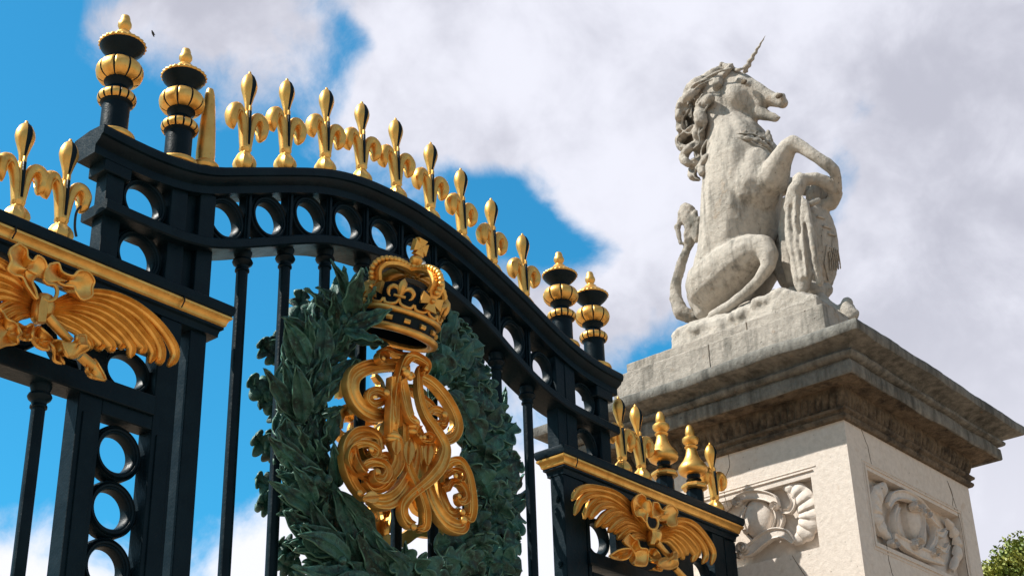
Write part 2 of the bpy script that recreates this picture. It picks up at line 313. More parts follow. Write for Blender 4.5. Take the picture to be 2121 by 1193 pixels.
# ---------------- fleur-de-lis finial (unit: base at z=0, tip at .66)
def fleur_mesh(parent, world, sc, rotz=0):
    G = MB(); n = 32
    def gad(th, i):
        return 1+(.09*math.cos(8*th) if 2 <= i <= 9 else 0)
    G.lathe([(.030, 0), (.038, .006), (.052, .016), (.066, .035), (.072, .06), (.066, .085), (.050, .112), (.036, .125), (.030, .135), (.038, .150), (.041, .160), (.030, .168), (.022, .17)], n=n, mod=gad)
    # bud with a black groove front and back
    prof = [(.014, .395), (.020, .42), (.023, .45), (.029, .475), (.037, .505), (.048, .54), (.053, .57), (.049, .60), (.035, .632), (.019, .65), (.010, .658), (.009, .668), (.002, .676)]
    def bm_(th, i):
        d = abs((th-math.pi/2) % math.pi); d = min(d, math.pi-d)
        return 1+.10*abs(math.cos(th))**3-(.16 if d < .23 else 0)+.05*math.exp(-((d-.34)/.12)**2)
    def bmi(i, j):
        th = (2*math.pi*(j+.5)/40); d = abs((th-math.pi/2) % math.pi); d = min(d, math.pi-d)
        return 1 if (d < .28 and 0 < i < 10) else 0
    B = MB(); B.lathe(prof, n=40, mod=bm_, mi=bmi)
    # stem: two gold petals' shanks with a black slot between, small point over it
    G.tube([(0, 0, .15), (0, 0, .25), (0, 0, .34), (0, 0, .42)], [.030, .030, .028, .013], 14, ry=[.034, .031, .027, .018])
    for t in (-1, 1):
        G.tube([(0, t*.032, .18), (0, t*.031, .30), (0, t*.027, .395), (0, t*.017, .42)], [.008, .0105, .012, .003], 8, ry=.008, mi=1)
        G.tube([(0, t*.024, .40), (0, t*.026, .425), (0, t*.012, .455)], [.013, .012, .002], 8, ry=[.010, .009, .002])
    P = MB()
    for s_ in (-1, 1):
        path = cr([(s_*.018, 0, .155), (s_*.024, 0, .22), (s_*.034, 0, .30), (s_*.052, 0, .355), (s_*.080, 0, .390), (s_*.110, 0, .384), (s_*.130, 0, .350), (s_*.131, 0, .308), (s_*.120, 0, .272), (s_*.108, 0, .246)], 4)
        m_ = len(path); tt = [i/(m_-1) for i in range(m_)]
        rad = [np.interp(t, [0, .25, .5, .68, .85, .95, 1], [.020, .028, .035, .037, .030, .015, .002]) for t in tt]
        ry = [np.interp(t, [0, .25, .5, .68, .85, .95, 1], [.030, .036, .044, .056, .046, .022, .003]) for t in tt]
        P.tube(path, rad, 14, ry=ry)
        edge = cr([(s_*.030, -.020, .19), (s_*.040, -.026, .30), (s_*.060, -.034, .352), (s_*.088, -.044, .362), (s_*.106, -.040, .335), (s_*.104, -.026, .30)], 4)
        P.tube(edge, [.005]*len(edge), 6); edge = [(a, -b, c) for a, b, c in edge]; P.tube(edge, [.005]*len(edge), 6)
    o = G.obj('fleur_finial', ['gold', 'paint'], parent, 40, loc=world); o.scale = (1, 1, sc)
    for nm, mm in (('bud', B), ('petals', P)):
        c = bpy.data.objects.new(nm, bpy.data.meshes.new(nm)); S.collection.objects.link(c); c.parent = o
        c.data.from_pydata(mm.v, [], mm.f); c.data.materials.append(MAT['gold']); c.data.materials.append(MAT['paint'])
        c.data.polygons.foreach_set('material_index', mm.mi); bm = bmesh.new(); bm.from_mesh(c.data); bmesh.ops.recalc_face_normals(bm, faces=bm.faces); bm.to_mesh(c.data); bm.free()
        c.data.shade_smooth(); c.data.set_sharp_from_angle(angle=R_(45))
    return o
FY = 6.640; fl0 = None
for (px, py, bx, by) in ((518, 150, 515, 345), (599, 165, 598, 342), (679, 181, 676, 345), (752, 210, 752, 362), (823, 247, 823, 392), (890, 294, 893, 437), (955, 348, 960, 490), (1017, 412, 1028, 553), (1082, 482, 1092, 630)):
    t = at(px, py, FY); zb = capz(t.x)+.008; sc = (t.z-zb)/.672
    if fl0 is None: fl0 = fleur_mesh(gate, (t.x, FY, zb), sc)
    else: place(fl0, gate, (t.x, FY, zb), (1, 1, sc))
# ---------------- baluster finials (black turned posts with gilt gadroons)
def baluster(parent, world, sc=1.0):
    A = MB(); z = lambda k: k
    A.lathe([(.083, .0), (.083, .235), (.090, .24), (.098, .25), (.098, .305), (.085, .318), (.068, .33), (.060, .35), (.070, .372), (.088, .384), (.085, .52), (.072, .53), (.070, .545), (.082, .562), (.108, .585), (.130, .608), (.137, .622), (.05, .64)], n=40)
    o = A.obj('baluster_finial', ['paint'], parent, 35, loc=world); o.scale = (sc,)*3
    def sub(nm, mm, mats):
        c = bpy.data.objects.new(nm, bpy.data.meshes.new(nm)); S.collection.objects.link(c); c.parent = o
        c.data.from_pydata(mm.v, [], mm.f)
        for q in mats: c.data.materials.append(MAT[q])
        c.data.polygons.foreach_set('material_index', mm.mi); bm = bmesh.new(); bm.from_mesh(c.data); bmesh.ops.recalc_face_normals(bm, faces=bm.faces); bm.to_mesh(c.data); bm.free()
        c.data.shade_smooth(); c.data.set_sharp_from_angle(angle=R_(50))
    T = MB(); T.lathe([(.083, .0), (.116, .0), (.130, .010), (.134, .024), (.128, .038), (.108, .047), (.083, .050)], n=40); sub('gilt_base', T, ['gold'])
    def beads(N, depth):
        def f(th, i):
            q = abs(math.cos(N*th/2)); return 1-depth*(1-min(1, q*2.6)**.7)
        return f
    def bmi(N, n_, thr):
        return lambda i, j: (1 if abs(math.cos(N*math.pi*(j+.5)/n_)) < thr else 0)
    Bd = MB(); n_ = 14*8
    Bd.lathe([(.092, .248), (.106, .252), (.114, .264), (.117, .278), (.114, .292), (.106, .302), (.092, .306)], n=n_, mod=beads(14, .08), mi=bmi(14, n_, .30)); sub('bead_ring', Bd, ['gold', 'paint'])
    n2 = 9*16
    Bu = MB(); Bu.lathe([(.080, .388), (.100, .393), (.122, .405), (.137, .425), (.143, .449), (.141, .470), (.130, .491), (.112, .506), (.085, .516), (.07, .519)], n=n2, mod=beads(9, .07), mi=bmi(9, n2, .17)); sub('gadrooned_bulb', Bu, ['gold', 'paint'])
    K = MB()
    def rope(th, i): return 1+(.03*math.cos(26*th) if i in (1, 2, 3, 4) else 0)
    K.lathe([(.118, .624), (.136, .622), (.142, .627), (.143, .633), (.136, .642), (.120, .652), (.092, .675), (.066, .694), (.052, .706), (.047, .716), (.040, .722), (.026, .728), (.024, .736), (.034, .748), (.042, .764), (.042, .778), (.035, .795), (.030, .803), (.031, .812), (.024, .832), (.008, .842)], n=104, mod=rope); sub('gilt_cap', K, ['gold'])
    return o
b0 = None
for (px, py, ty) in ((236, 262, 33), (368, 318, 96), (1165, 690, 520), (1232, 745, 560)):
    x = at(px, py, 6.64).x; zb = capz(x)+.006; k = .69*.0+(at(px+(26 if px < 300 else 9 if px < 400 else -12 if px < 1200 else -16), ty, 6.64).z-zb)/.842
    if b0 is None: b0 = baluster(gate, (x, 6.64, zb), 1); b0.scale = (1, 1, k)
    else: place(b0, gate, (x, 6.64, zb), (1, 1, k))
# obelisk
T = MB(); T.lathe([(.065, 0), (.086, .004), (.094, .02), (.090, .035), (.072, .05), (.062, .058), (.060, .075), (.060, .12), (.053, .25), (.040, .40), (.032, .47), (.022, .505), (.006, .515)], n=24)
xo = at(424, 340, 6.62).x; T = T.obj('obelisk_finial', 'gold', gate, 40, loc=(xo, 6.62, capz(xo)+.01)); T.scale = (1, 1, (at(427, 179, 6.62).z-capz(xo)-.01)/.515)
# ================================================================ side panels
def hsweep(x0, x1, prof, ends=(True, True), y_mid=6.645):
    """cornice along x with mitred returns; prof [(outset, z)] measured from y_mid outwards"""
    rows = []
    # go round the plan rectangle: each profile point gives a rectangle
    for o, z in prof:
        rows.append([(x0-o+0, y_mid-.06-o, z), (x1+o, y_mid-.06-o, z), (x1+o, y_mid+.06+o, z), (x0-o, y_mid+.06+o, z)])
    return rows
def panel_cornice(par, x0, x1, hgt=5.735, dz=0.0):
    """x0,x1: outer ends of the top slab"""
    q = .085
    top = [(.0, hgt+.006), (q-.006, hgt), (q, hgt-.008), (q+.002, hgt-.03), (q-.006, hgt-.062), (q-.014, hgt-.070)]
    gold = [(q-.014, hgt-.070), (q-.008, hgt-.076), (q-.010, hgt-.088), (q-.024, hgt-.100), (q-.032, hgt-.118), (q-.034, hgt-.132), (q-.044, hgt-.140)]
    low = [(q-.044, hgt-.140), (q-.044, hgt-.156), (q-.06, hgt-.166), (q-.066, hgt-.190), (q-.066, hgt-.205), (0.0, hgt-.21)]
    X0, X1 = x0+q, x1-q
    o = MB().grid(hsweep(X0, X1, top), closed_v=True, cap=True).obj('cornice', 'paint', par, 30)
    # subdivide gold band along x so it can carry cracks
    MB().grid(hsweep(X0, X1, gold), closed_v=True, cap=True).obj('gold_band', 'old_gold', o, 30)
    MB().grid(hsweep(X0, X1, low), closed_v=True, cap=True).obj('under_moulding', 'paint', o, 30)
    return o
# ---------------- left railing panel
LP = root('left_side_panel', 'black iron panel at the left with gold palm spray above a column of rings', 'gate panel', (4.0, 6.64, 0))
panel_cornice(LP, 1.2, 5.235)
post(LP, 4.27, 4.42, .02, 5.53, 6.57, 6.69, name='stile')
post(LP, 4.755, 4.905, .02, 5.53, 6.57, 6.69, name='stile')
# raised fillets on the stiles
for a in (4.30, 4.785):
    m = MB(); m.box(a, a+.09, 6.560, 6.575, .1, 4.8); m.obj('stile_fillet', 'paint', LP, 0, bevel=.004)
m = MB(); m.box(1.3, 4.755, 6.55, 6.71, 4.90, 5.02); m.obj('cross_rail', 'paint', LP, 0, bevel=.008)
m = MB(); m.box(4.42, 4.755, 6.57, 6.69, 4.82, 4.905); m.obj('cross_rail', 'paint', LP, 0, bevel=.006)
zz = 4.655
while zz > .2:
    put_ring(LP, 4.588, zz, .108, .159); zz -= .319
zx = 4.60
while zx > 1.5:
    put_ring(LP, zx, 5.145 if zx > 4.5 else 5.27, .122, .165, .8 if zx > 4.5 else 1.3); zx -= .348
for i in range(7): bar(LP, 4.08-.348*i, 4.90, .2)
m = MB(); m.box(4.42, 4.755, 6.6, 6.68, 5.30, 5.53); m.obj('infill_plate', 'paint', LP, 0)
# cracks where the band sections meet
def band_joint(par, px, py):
    p = at(px, py, 6.5); m = MB(); m.tube([(p.x, 6.50, 5.672), (p.x+.006, 6.503, 5.64), (p.x-.004, 6.515, 5.598)], .0045, 6); m.obj('band_joint', 'paint', par, 30)
for p in ((32, 478), (382, 618)): band_joint(LP, *p)
# ---------------- right panel
RPn = root('right_side_panel', 'black iron side panel between the arched gate and stone pillar, topped by gold urn finials', 'gate panel', (9.6, 6.64, 0))
panel_cornice(RPn, 8.40, 10.88, 5.745)
post(RPn, 8.47, 8.72, .02, 5.54, 6.575, 6.70, name='stile')
post(RPn, 10.46, 10.63, .02, 5.54, 6.575, 6.70, name='stile')
post(RPn, 10.66, 10.83, .02, 5.54, 6.585, 6.70, name='stile')
m = MB(); m.box(8.745, 8.785, 6.585, 6.70, .02, 5.54); m.obj('stile_fillet', 'paint', RPn, 0, bevel=.005)
m = MB(); m.box(8.72, 10.46, 6.55, 6.71, 4.90, 5.0); m.obj('cross_rail', 'paint', RPn, 0, bevel=.008)
m = MB(); m.box(8.785, 10.46, 6.58, 6.69, 4.70, 4.86); m.obj('cross_rail', 'paint', RPn, 0, bevel=.008)
m = MB(); m.box(9.15, 10.2, 6.62, 6.68, 5.0, 5.54); m.obj('infill_plate', 'paint', RPn, 0)
put_ring(RPn, 8.93, 5.16, .118, .155); put_ring(RPn, 10.32, 5.16, .118, .155)
for i in range(4): bar(RPn, 8.98+.348*i, 4.70, .2)
band_joint(RPn, 1197, 970)
# bolt heads on the side of the stile
for z in (5.36, 4.86, 4.5):
    m = MB(); m.tube([(8.47, 6.64, z), (8.458, 6.64, z)], .022, 10); m.tube([(8.47, 6.64, z), (8.452, 6.64, z)], .010, 8); m.obj('bolt_head', 'paint', RPn, 30)
# fleurs on the panels
for (par, px, py) in ((LP, 62, 252), (LP, 148, 292), (RPn, 1280, 822), (RPn, 1320, 838), (RPn, 1472, 945)):
    t = at(px, py, FY); zb = 5.742 if par is LP else 5.752
    place(fl0, par, (t.x, FY, zb), (1, 1, (t.z-zb)/.672) if px != 1472 else (1, 1, .98))
for i in range(5): place(fl0, LP, (at(62, 252, FY).x-.33*(i+1), FY, 5.742), (1, 1, 1.1))
# urn finials
def urn(parent, world, sc=1):
    A = MB(); A.lathe([(.062, 0), (.062, .10), (.05, .12), (.05, .16)], n=8)
    A.lathe([(.035, .10), (.035, .17), (.055, .185), (.045, .20), (.05, .235), (.045, .24)], n=24)
    o = A.obj('urn_finial', 'paint', parent, 20, loc=world); o.scale = (sc,)*3
    for nm, mm, sm in (('collar', MB().lathe([(.06, .115), (.085, .118), (.094, .128), (.094, .142), (.075, .158), (.05, .162)], n=8), 20),
                       ('bulb', MB().lathe([(.045, .222), (.078, .228), (.098, .243), (.105, .262), (.100, .285), (.082, .31), (.062, .335), (.048, .365), (.040, .395), (.036, .42), (.046, .428), (.048, .434), (.036, .442), (.034, .45), (.05, .462), (.060, .48), (.058, .497), (.045, .508), (.030, .516), (.033, .528), (.034, .545), (.028, .575), (.015, .597), (.004, .603)], n=32), 40)):
        c = bpy.data.objects.new(nm, bpy.data.meshes.new(nm)); S.collection.objects.link(c); c.parent = o
        c.data.from_pydata(mm.v, [], mm.f); c.data.materials.append(MAT['gold']); bm = bmesh.new(); bm.from_mesh(c.data); bmesh.ops.recalc_face_normals(bm, faces=bm.faces); bm.to_mesh(c.data); bm.free()
        c.data.shade_smooth(); c.data.set_sharp_from_angle(angle=R_(sm))
    return o
t = at(1362, 850, 6.62); u0 = urn(RPn, (t.x+.03, 6.62, 5.752), (t.z-5.752)/.603)
t = at(1423, 878, 6.62); place(u0, RPn, (t.x+.03, 6.62, 5.752), (t.z-5.752)/.603)
# cable at the left
cb = MB(); path = cr([tuple(at(x, y, 6.62)) for x, y in ((158, 490), (155, 470), (157, 445), (163, 432), (174, 425), (186, 420))], 6); cb.tube(path, .0075, 8)
cb = cb.obj('cable', 'black_cable', None, 60); cb['label'] = 'thin black cable looping up from the panel cornice to the end of the gate rail'; cb['category'] = 'cable'
# ---------------- palm sprays
PRO = [(-1, .55), (-1, -.45), (-.93, -.75), (-.82, -.78), (-.74, -.50), (-.62, -.22), (-.40, -.10), (-.22, -.22), (-.12, -.48), (.04, -.50), (.14, -.24), (.30, -.08), (.52, -.12), (.70, -.40), (.80, -.80), (.92, -.78), (1, -.45), (1, .55)]
FRP = [(-1, .5), (-1, -.1), (-.8, -.55), (-.62, -.65), (-.42, -.35), (-.22, -.45), (0, -1.0), (.22, -.45), (.42, -.35), (.62, -.65), (.8, -.55), (1, -.1), (1, .5)]
def frond(mb, pts, conv, Y0, Y1, w0=.016, w1=.034):
    P = cr([conv(x, y) for x, y in pts], 6); n = len(P); out = []; wd = []
    for i, (x, y) in enumerate(P):
        t = i/(n-1); q = at(x, y, Y0+(Y1-Y0)*math.sin(t*math.pi*.5)-.03*math.sin(t*math.pi)); out.append(q)
        wd.append(float(np.interp(t, [0, .3, .75, .93, 1], [w0, .8*w1, w1, .8*w1, .25*w1])))
    mb.band(out, wd, FRP, .030)
def plate(mb, poly, conv, Y, dish=.035, rim=.0075, th=.02):
    P = cr([conv(x, y) for x, y in poly]+[conv(*poly[0])], 4)[:-1]; n = len(P)
    W_ = [at(x, y, Y+.018*math.sin(i*9/n*2*math.pi/3)) for i, (x, y) in enumerate(P)]; c = sum(W_, Vector())/n
    rows = [[p+Vector((0, th, 0)) for p in W_], W_]
    for k, d in ((.88, .35), (.68, .75), (.4, 1.0), (.05, .8)):
        rows.append([c+(p-c)*k+Vector((0, dish*d*(.75+.5*math.sin(i*4*math.pi/n)), 0)) for i, p in enumerate(W_)])
    rows2 = [[p+Vector((0, th, 0)) for p in r] for r in rows[2:][::-1]]
    mb.grid(rows, closed_v=True); mb.grid(rows2+[rows[0]], closed_v=True)
    ring = [W_[i % n] for i in range(n+1)]; mb.tube(ring, rim, 7)
def rod(mb, pts, conv, Y, r, flat=None):
    P = cr([conv(x, y) for x, y in pts], 5); n = len(P)
    rr = [float(np.interp(i/(n-1), np.linspace(0, 1, len(r)), r)) for i in range(n)] if hasattr(r, '__len__') else [r]*n
    mb.tube([at(x, y, Y) for x, y in P], rr, 10)
c2 = lambda x, y: (x/2.84, 400+y/2.84); c385 = lambda x, y: (x/3.85, 490+y/3.85); c56 = lambda x, y: (1160+x/5.6, 980+y/5.6)
def palm(par, right, left, conv, bind, bows, bconv, rods, lows, curl, scroll, YF=6.47):
    m = MB()
    for i, p in enumerate(right): frond(m, p, conv, YF+.01, YF-.035+.012*(i % 3), .012, .031)
    for i, p in enumerate(left): frond(m, p, conv, YF+.01, YF-.035+.012*(i % 3), .012, .031)
    o = m.obj('palm_spray', 'old_gold', par, 40)
    b = MB(); rod(b, bind, conv, YF-.045, [.045, .062, .058, .040]); 
    for dx in (-16, -8, 0, 8, 16): rod(b, [(bind[0][0]+dx, bind[0][1]), (bind[1][0]+dx*1.2, bind[1][1]), (bind[-1][0]+dx, bind[-1][1])], conv, YF-.10, .009)
    b.obj('binding', 'old_gold', o, 50)
    for i, p in enumerate(bows): r = MB(); plate(r, p, bconv, YF-.10+.015*(i % 2), .05); r.obj('ribbon_loop', 'old_gold', o, 50)
    for i, p in enumerate(lows): r = MB(); plate(r, p, bconv, YF-.09+.02*(i % 2), .04); r.obj('ribbon_end', 'old_gold', o, 50)
    r = MB(); rod(r, curl, bconv, YF-.10, .011); r.obj('ribbon_curl', 'old_gold', o, 50)
    s_ = MB()
    for pts, rr in rods: rod(s_, pts, bconv, YF-.09, rr)
    plate(s_, scroll, bconv, YF-.14, -.03)
    s_.obj('sceptre', 'old_gold', o, 50)
palm(LP,
     [[(300, 650), (450, 590), (620, 590), (780, 650), (920, 760), (1010, 880), (1030, 960), (990, 1020)], [(300, 660), (450, 612), (620, 622), (780, 700), (880, 800), (940, 900), (945, 975), (920, 1000)],
      [(300, 670), (450, 635), (600, 650), (740, 730), (850, 850), (900, 930), (880, 1000)], [(300, 675), (450, 655), (600, 690), (720, 770), (800, 860), (840, 910), (825, 945)],
      [(300, 685), (440, 680), (580, 720), (690, 800), (770, 900), (765, 970)], [(300, 695), (430, 700), (560, 750), (650, 820), (715, 880), (700, 915)],
      [(300, 700), (420, 720), (520, 770), (610, 850), (655, 900), (645, 935)], [(300, 710), (400, 740), (500, 800), (570, 860), (595, 890), (565, 920)], [(300, 725), (380, 770), (460, 810), (520, 870), (540, 920)]],
     [[(225, 630), (150, 540), (80, 470), (-30, 400), (-130, 400)], [(222, 640), (130, 545), (60, 495), (-60, 450)], [(220, 650), (100, 565), (0, 520), (-80, 505)], [(215, 660), (100, 595), (0, 560), (-80, 560)], [(210, 670), (100, 622), (0, 600), (-80, 620)],
      [(205, 685), (110, 655), (40, 665), (-60, 740)], [(200, 700), (110, 685), (40, 710), (-40, 770)], [(200, 712), (120, 715), (50, 750)]],
     c2, [(265, 610), (255, 660), (240, 720), (245, 760)],
     [[(150, 58), (210, 100), (222, 165), (265, 195), (300, 155), (350, 185), (372, 250), (350, 325), (290, 315), (258, 360), (285, 430), (295, 500), (220, 400), (180, 325), (110, 305), (65, 265), (92, 190), (80, 110)],
      [(400, 222), (465, 213), (495, 280), (580, 315), (630, 275), (700, 280), (750, 350), (735, 410), (732, 475), (655, 502), (605, 440), (590, 400), (500, 385), (440, 350), (400, 370), (355, 340), (372, 260)]],
     c385, [([(380, 640), (470, 740), (560, 835)], [.030, .026, .024]), ([(405, 640), (490, 730), (570, 815)], .010), ([(640, 950), (700, 1000), (740, 1030)], .030)],
     [[(-40, 540), (20, 600), (60, 660), (120, 690), (170, 770), (140, 800), (140, 850), (60, 862), (-40, 860)], [(265, 740), (310, 720), (345, 745), (420, 822), (385, 850), (385, 905), (300, 875), (258, 800)],
      [(400, 850), (450, 828), (520, 850), (560, 940), (485, 950), (510, 1010), (440, 985), (435, 900)], [(140, 690), (200, 720), (258, 700), (265, 800), (225, 825), (160, 800)], [(695, 1025), (740, 985), (770, 1000), (842, 1138), (760, 1122), (700, 1080)]],
     [(345, 340), (380, 378), (430, 385), (455, 430), (440, 490), (385, 515), (340, 490)],
     [(500, 848), (570, 850), (610, 825), (620, 790), (680, 790), (690, 860), (712, 890), (640, 935), (590, 965), (540, 945)])
palm(RPn,
     [[(1110, 700), (1250, 590), (1400, 540), (1560, 600), (1700, 760), (1780, 920), (1750, 1060)], [(1120, 710), (1280, 615), (1400, 600), (1540, 690), (1650, 820), (1695, 950), (1650, 1045)],
      [(1130, 720), (1280, 650), (1400, 665), (1520, 765), (1600, 880), (1590, 980)], [(1130, 730), (1280, 685), (1400, 735), (1500, 840), (1560, 940), (1530, 1025)],
      [(1140, 745), (1270, 715), (1380, 785), (1450, 870), (1475, 950)], [(1140, 760), (1260, 745), (1350, 820), (1410, 910), (1425, 1000)], [(1140, 780), (1240, 780), (1320, 850), (1370, 930), (1362, 985)]],
     [[(1050, 680), (850, 410), (650, 240), (400, 170), (230, 195), (140, 310)], [(1040, 690), (800, 440), (600, 285), (400, 240), (250, 310), (168, 480)], [(1030, 700), (800, 480), (600, 330), (430, 315), (330, 400), (280, 530)],
      [(1020, 710), (800, 510), (620, 380), (480, 385), (400, 450), (345, 525)], [(1020, 720), (850, 530), (700, 435), (570, 455), (480, 530), (410, 625)], [(1020, 730), (860, 570), (740, 495), (620, 520), (540, 580), (480, 615)],
      [(1020, 740), (900, 610), (760, 550), (660, 590), (560, 680)], [(1020, 750), (900, 640), (790, 595), (690, 635), (620, 695)], [(1020, 765), (920, 690), (820, 650), (740, 690), (665, 765)], [(1020, 775), (940, 735), (860, 740), (800, 790)]],
     c56, [(1085, 660), (1095, 710), (1080, 770), (1070, 820)],
     [[(940, 238), (985, 270), (1000, 310), (1040, 320), (1062, 390), (1058, 480), (1010, 500), (990, 560), (940, 500), (885, 490), (858, 420), (848, 330), (885, 265)],
      [(1080, 335), (1135, 345), (1170, 410), (1210, 430), (1245, 375), (1310, 375), (1362, 440), (1350, 510), (1355, 590), (1290, 615), (1240, 590), (1230, 545), (1150, 545), (1110, 500), (1070, 470)]],
     c56, [([(1120, 800), (1190, 890), (1270, 975)], [.026, .024, .022]), ([(1150, 790), (1220, 880), (1290, 960)], .009), ([(1330, 1095), (1400, 1170), (1460, 1230)], .026)],
     [[(800, 700), (860, 760), (905, 780), (930, 860), (1010, 880), (1020, 970), (1000, 1060), (930, 1070), (860, 1045), (880, 970), (830, 870), (740, 790)], [(1040, 870), (1110, 880), (1165, 970), (1130, 1040), (1060, 1000), (1030, 930)],
      [(580, 952), (680, 890), (790, 870), (830, 900), (800, 970), (730, 1000), (650, 990)], [(1140, 1060), (1185, 1080), (1170, 1130), (1080, 1105), (1130, 1120)]],
     [(1010, 470), (1000, 560), (1040, 640), (1110, 640), (1135, 570), (1110, 515), (1060, 500)],
     [(1140, 1010), (1200, 980), (1270, 990), (1310, 960), (1310, 915), (1350, 920), (1355, 980), (1365, 1060), (1290, 1105), (1210, 1100), (1150, 1060)])
# ================================================================ WREATH
def leaf(mb, b, tip, W_, nrm, kind='laurel', curl=.04, fold=.25, seed=0, wav=.012):
    b = Vector(b); tip = Vector(tip); d = tip-b; L = d.length; t = d.normalized(); n_ = Vector(nrm); n_ = (n_-t*n_.dot(t)).normalized(); s_ = t.cross(n_)
    rnd = random.Random(seed); nu = 14 if kind == 'laurel' else 40; nv = 8; rows = []; ph = rnd.random()*6; bend = (rnd.random()-.5)*.22*L; tw = (rnd.random()-.5)*1.1
    for i in range(nu+1):
        u = i/nu
        if kind == 'laurel': w_ = W_*(math.sin(math.pi*min(1, u**.82))**.8*.97+.03)*(1-.25*u)*1.12
        else:
            env = (math.sin(math.pi*u**1.1*.93+.04)**.65)*(.55+.6*u); lob = abs(math.sin(u*math.pi*3.5+.25))**.55
            w_ = W_*env*(.34+.76*lob)*1.2 if u < 1 else W_*.12
        row = []
        for j in range(nv+1):
            v = -1+2*j/nv
            edge = abs(v)**2
            h = -fold*abs(v)*w_*.9+fold*1.1*w_*v*v + wav*edge*math.sin(u*17+ph+v*2)*(.9 if kind == 'oak' else 1) - curl*(u**2)*(1 if kind == 'laurel' else .6)
            h += .012*(1-min(1, abs(v)*4))
            if kind == 'oak': h += .02*math.sin(u*11+ph)*(1-edge)
            su = u*L
            ct, sn = math.cos(tw*u), math.sin(tw*u); row.append(b+t*su+s_*(v*w_*ct+bend*math.sin(u*math.pi)-h*sn)+n_*(h*ct+v*w_*sn))
        rows.append(row)
    mb.grid(rows)
c361 = lambda x, y: (500+x/3.614, 540+y/3.614); c32 = lambda x, y: (500+x/3.197, 820+y/3.197); c216 = lambda x, y: (820+x/2.157, 640+y/2.157); cI = lambda x, y: (x, y)
FN = Vector((-.45, -.80, -.25)).normalized()
lau = MB()
LL = [(c361, 590, 770, 615, 415, 62), (c361, 490, 760, 325, 480, 55), (c361, 480, 600, 360, 430, 38), (c361, 590, 700, 505, 370, 48), (c361, 830, 390, 940, 100, 68), (c361, 815, 480, 1115, 345, 58), (c361, 790, 330, 705, 65, 34), (c361, 810, 300, 775, 55, 34),
      (c361, 740, 410, 640, 185, 42), (c361, 650, 400, 570, 180, 40), (c361, 700, 520, 700, 240, 40), (c361, 790, 530, 1050, 575, 36), (c361, 640, 740, 890, 610, 45), (c361, 690, 810, 880, 730, 34), (c361, 455, 1185, 410, 780, 62), (c361, 470, 1130, 525, 810, 42), (c361, 380, 1130, 215, 830, 50),
      (c361, 370, 1080, 310, 750, 36), (c361, 580, 1040, 770, 880, 42), (c361, 610, 1150, 740, 1085, 34), (c361, 540, 1120, 650, 940, 40), (c361, 910, 370, 1005, 200, 34), (c361, 640, 600, 690, 430, 36), (c361, 560, 960, 640, 720, 46), (c361, 700, 700, 800, 540, 40), (c361, 470, 700, 480, 480, 40),
      (c361, 850, 600, 1060, 620, 34), (c361, 620, 900, 850, 700, 44),
      (c32, 525, 545, 290, 240, 52), (c32, 410, 465, 190, 275, 46), (c32, 560, 370, 565, 185, 30), (c32, 480, 300, 510, 165, 26), (c32, 590, 300, 655, 65, 46), (c32, 630, 600, 615, 370, 40), (c32, 485, 775, 250, 585, 44), (c32, 480, 700, 345, 490, 40), (c32, 540, 600, 400, 480, 40), (c32, 665, 985, 475, 715, 48),
      (c32, 750, 975, 635, 570, 46), (c32, 740, 985, 415, 845, 46), (c32, 700, 1100, 370, 915, 50), (c32, 710, 1150, 330, 1130, 50), (c32, 1010, 1195, 810, 920, 56), (c32, 870, 910, 680, 630, 46), (c32, 1080, 1200, 900, 940, 40), (c32, 560, 480, 520, 300, 36), (c32, 590, 640, 480, 560, 36), (c32, 930, 1000, 760, 740, 40),
      (c32, 850, 1130, 700, 900, 48), (c32, 900, 1230, 760, 1080, 44), (c32, 1100, 1160, 1085, 1010, 30), (c32, 470, 420, 360, 190, 30), (c32, 660, 480, 640, 340, 34), (c32, 1130, 1230, 1000, 1040, 40), (c32, 640, 1260, 380, 1180, 44), (c32, 900, 1290, 600, 1240, 44), (c32, 760, 1040, 800, 870, 30)]
rnd = random.Random(3)
for k, (cv, bx, by, tx, ty, wd) in enumerate(LL):
    yb = 6.40+rnd.uniform(-.02, .03); yt = 6.28+rnd.uniform(-.06, .06)
    pb = at(*cv(bx, by), yb); pt = at(*cv(tx, ty), yt); sc = 3.614 if cv is c361 else 3.197
    if k in (4, 5, 21, 11): pb = at(*cv(bx, by), 6.24); pt = at(*cv(tx, ty), 5.99)
    pb = pb+(pb-pt)*.08
    leaf(lau, pb, pt, wd/sc/300*1.12, FN+Vector((rnd.uniform(-.35, .35), 0, rnd.uniform(-.3, .3))), 'laurel', rnd.uniform(-.02, .09), rnd.uniform(.3, .7), k, .014)
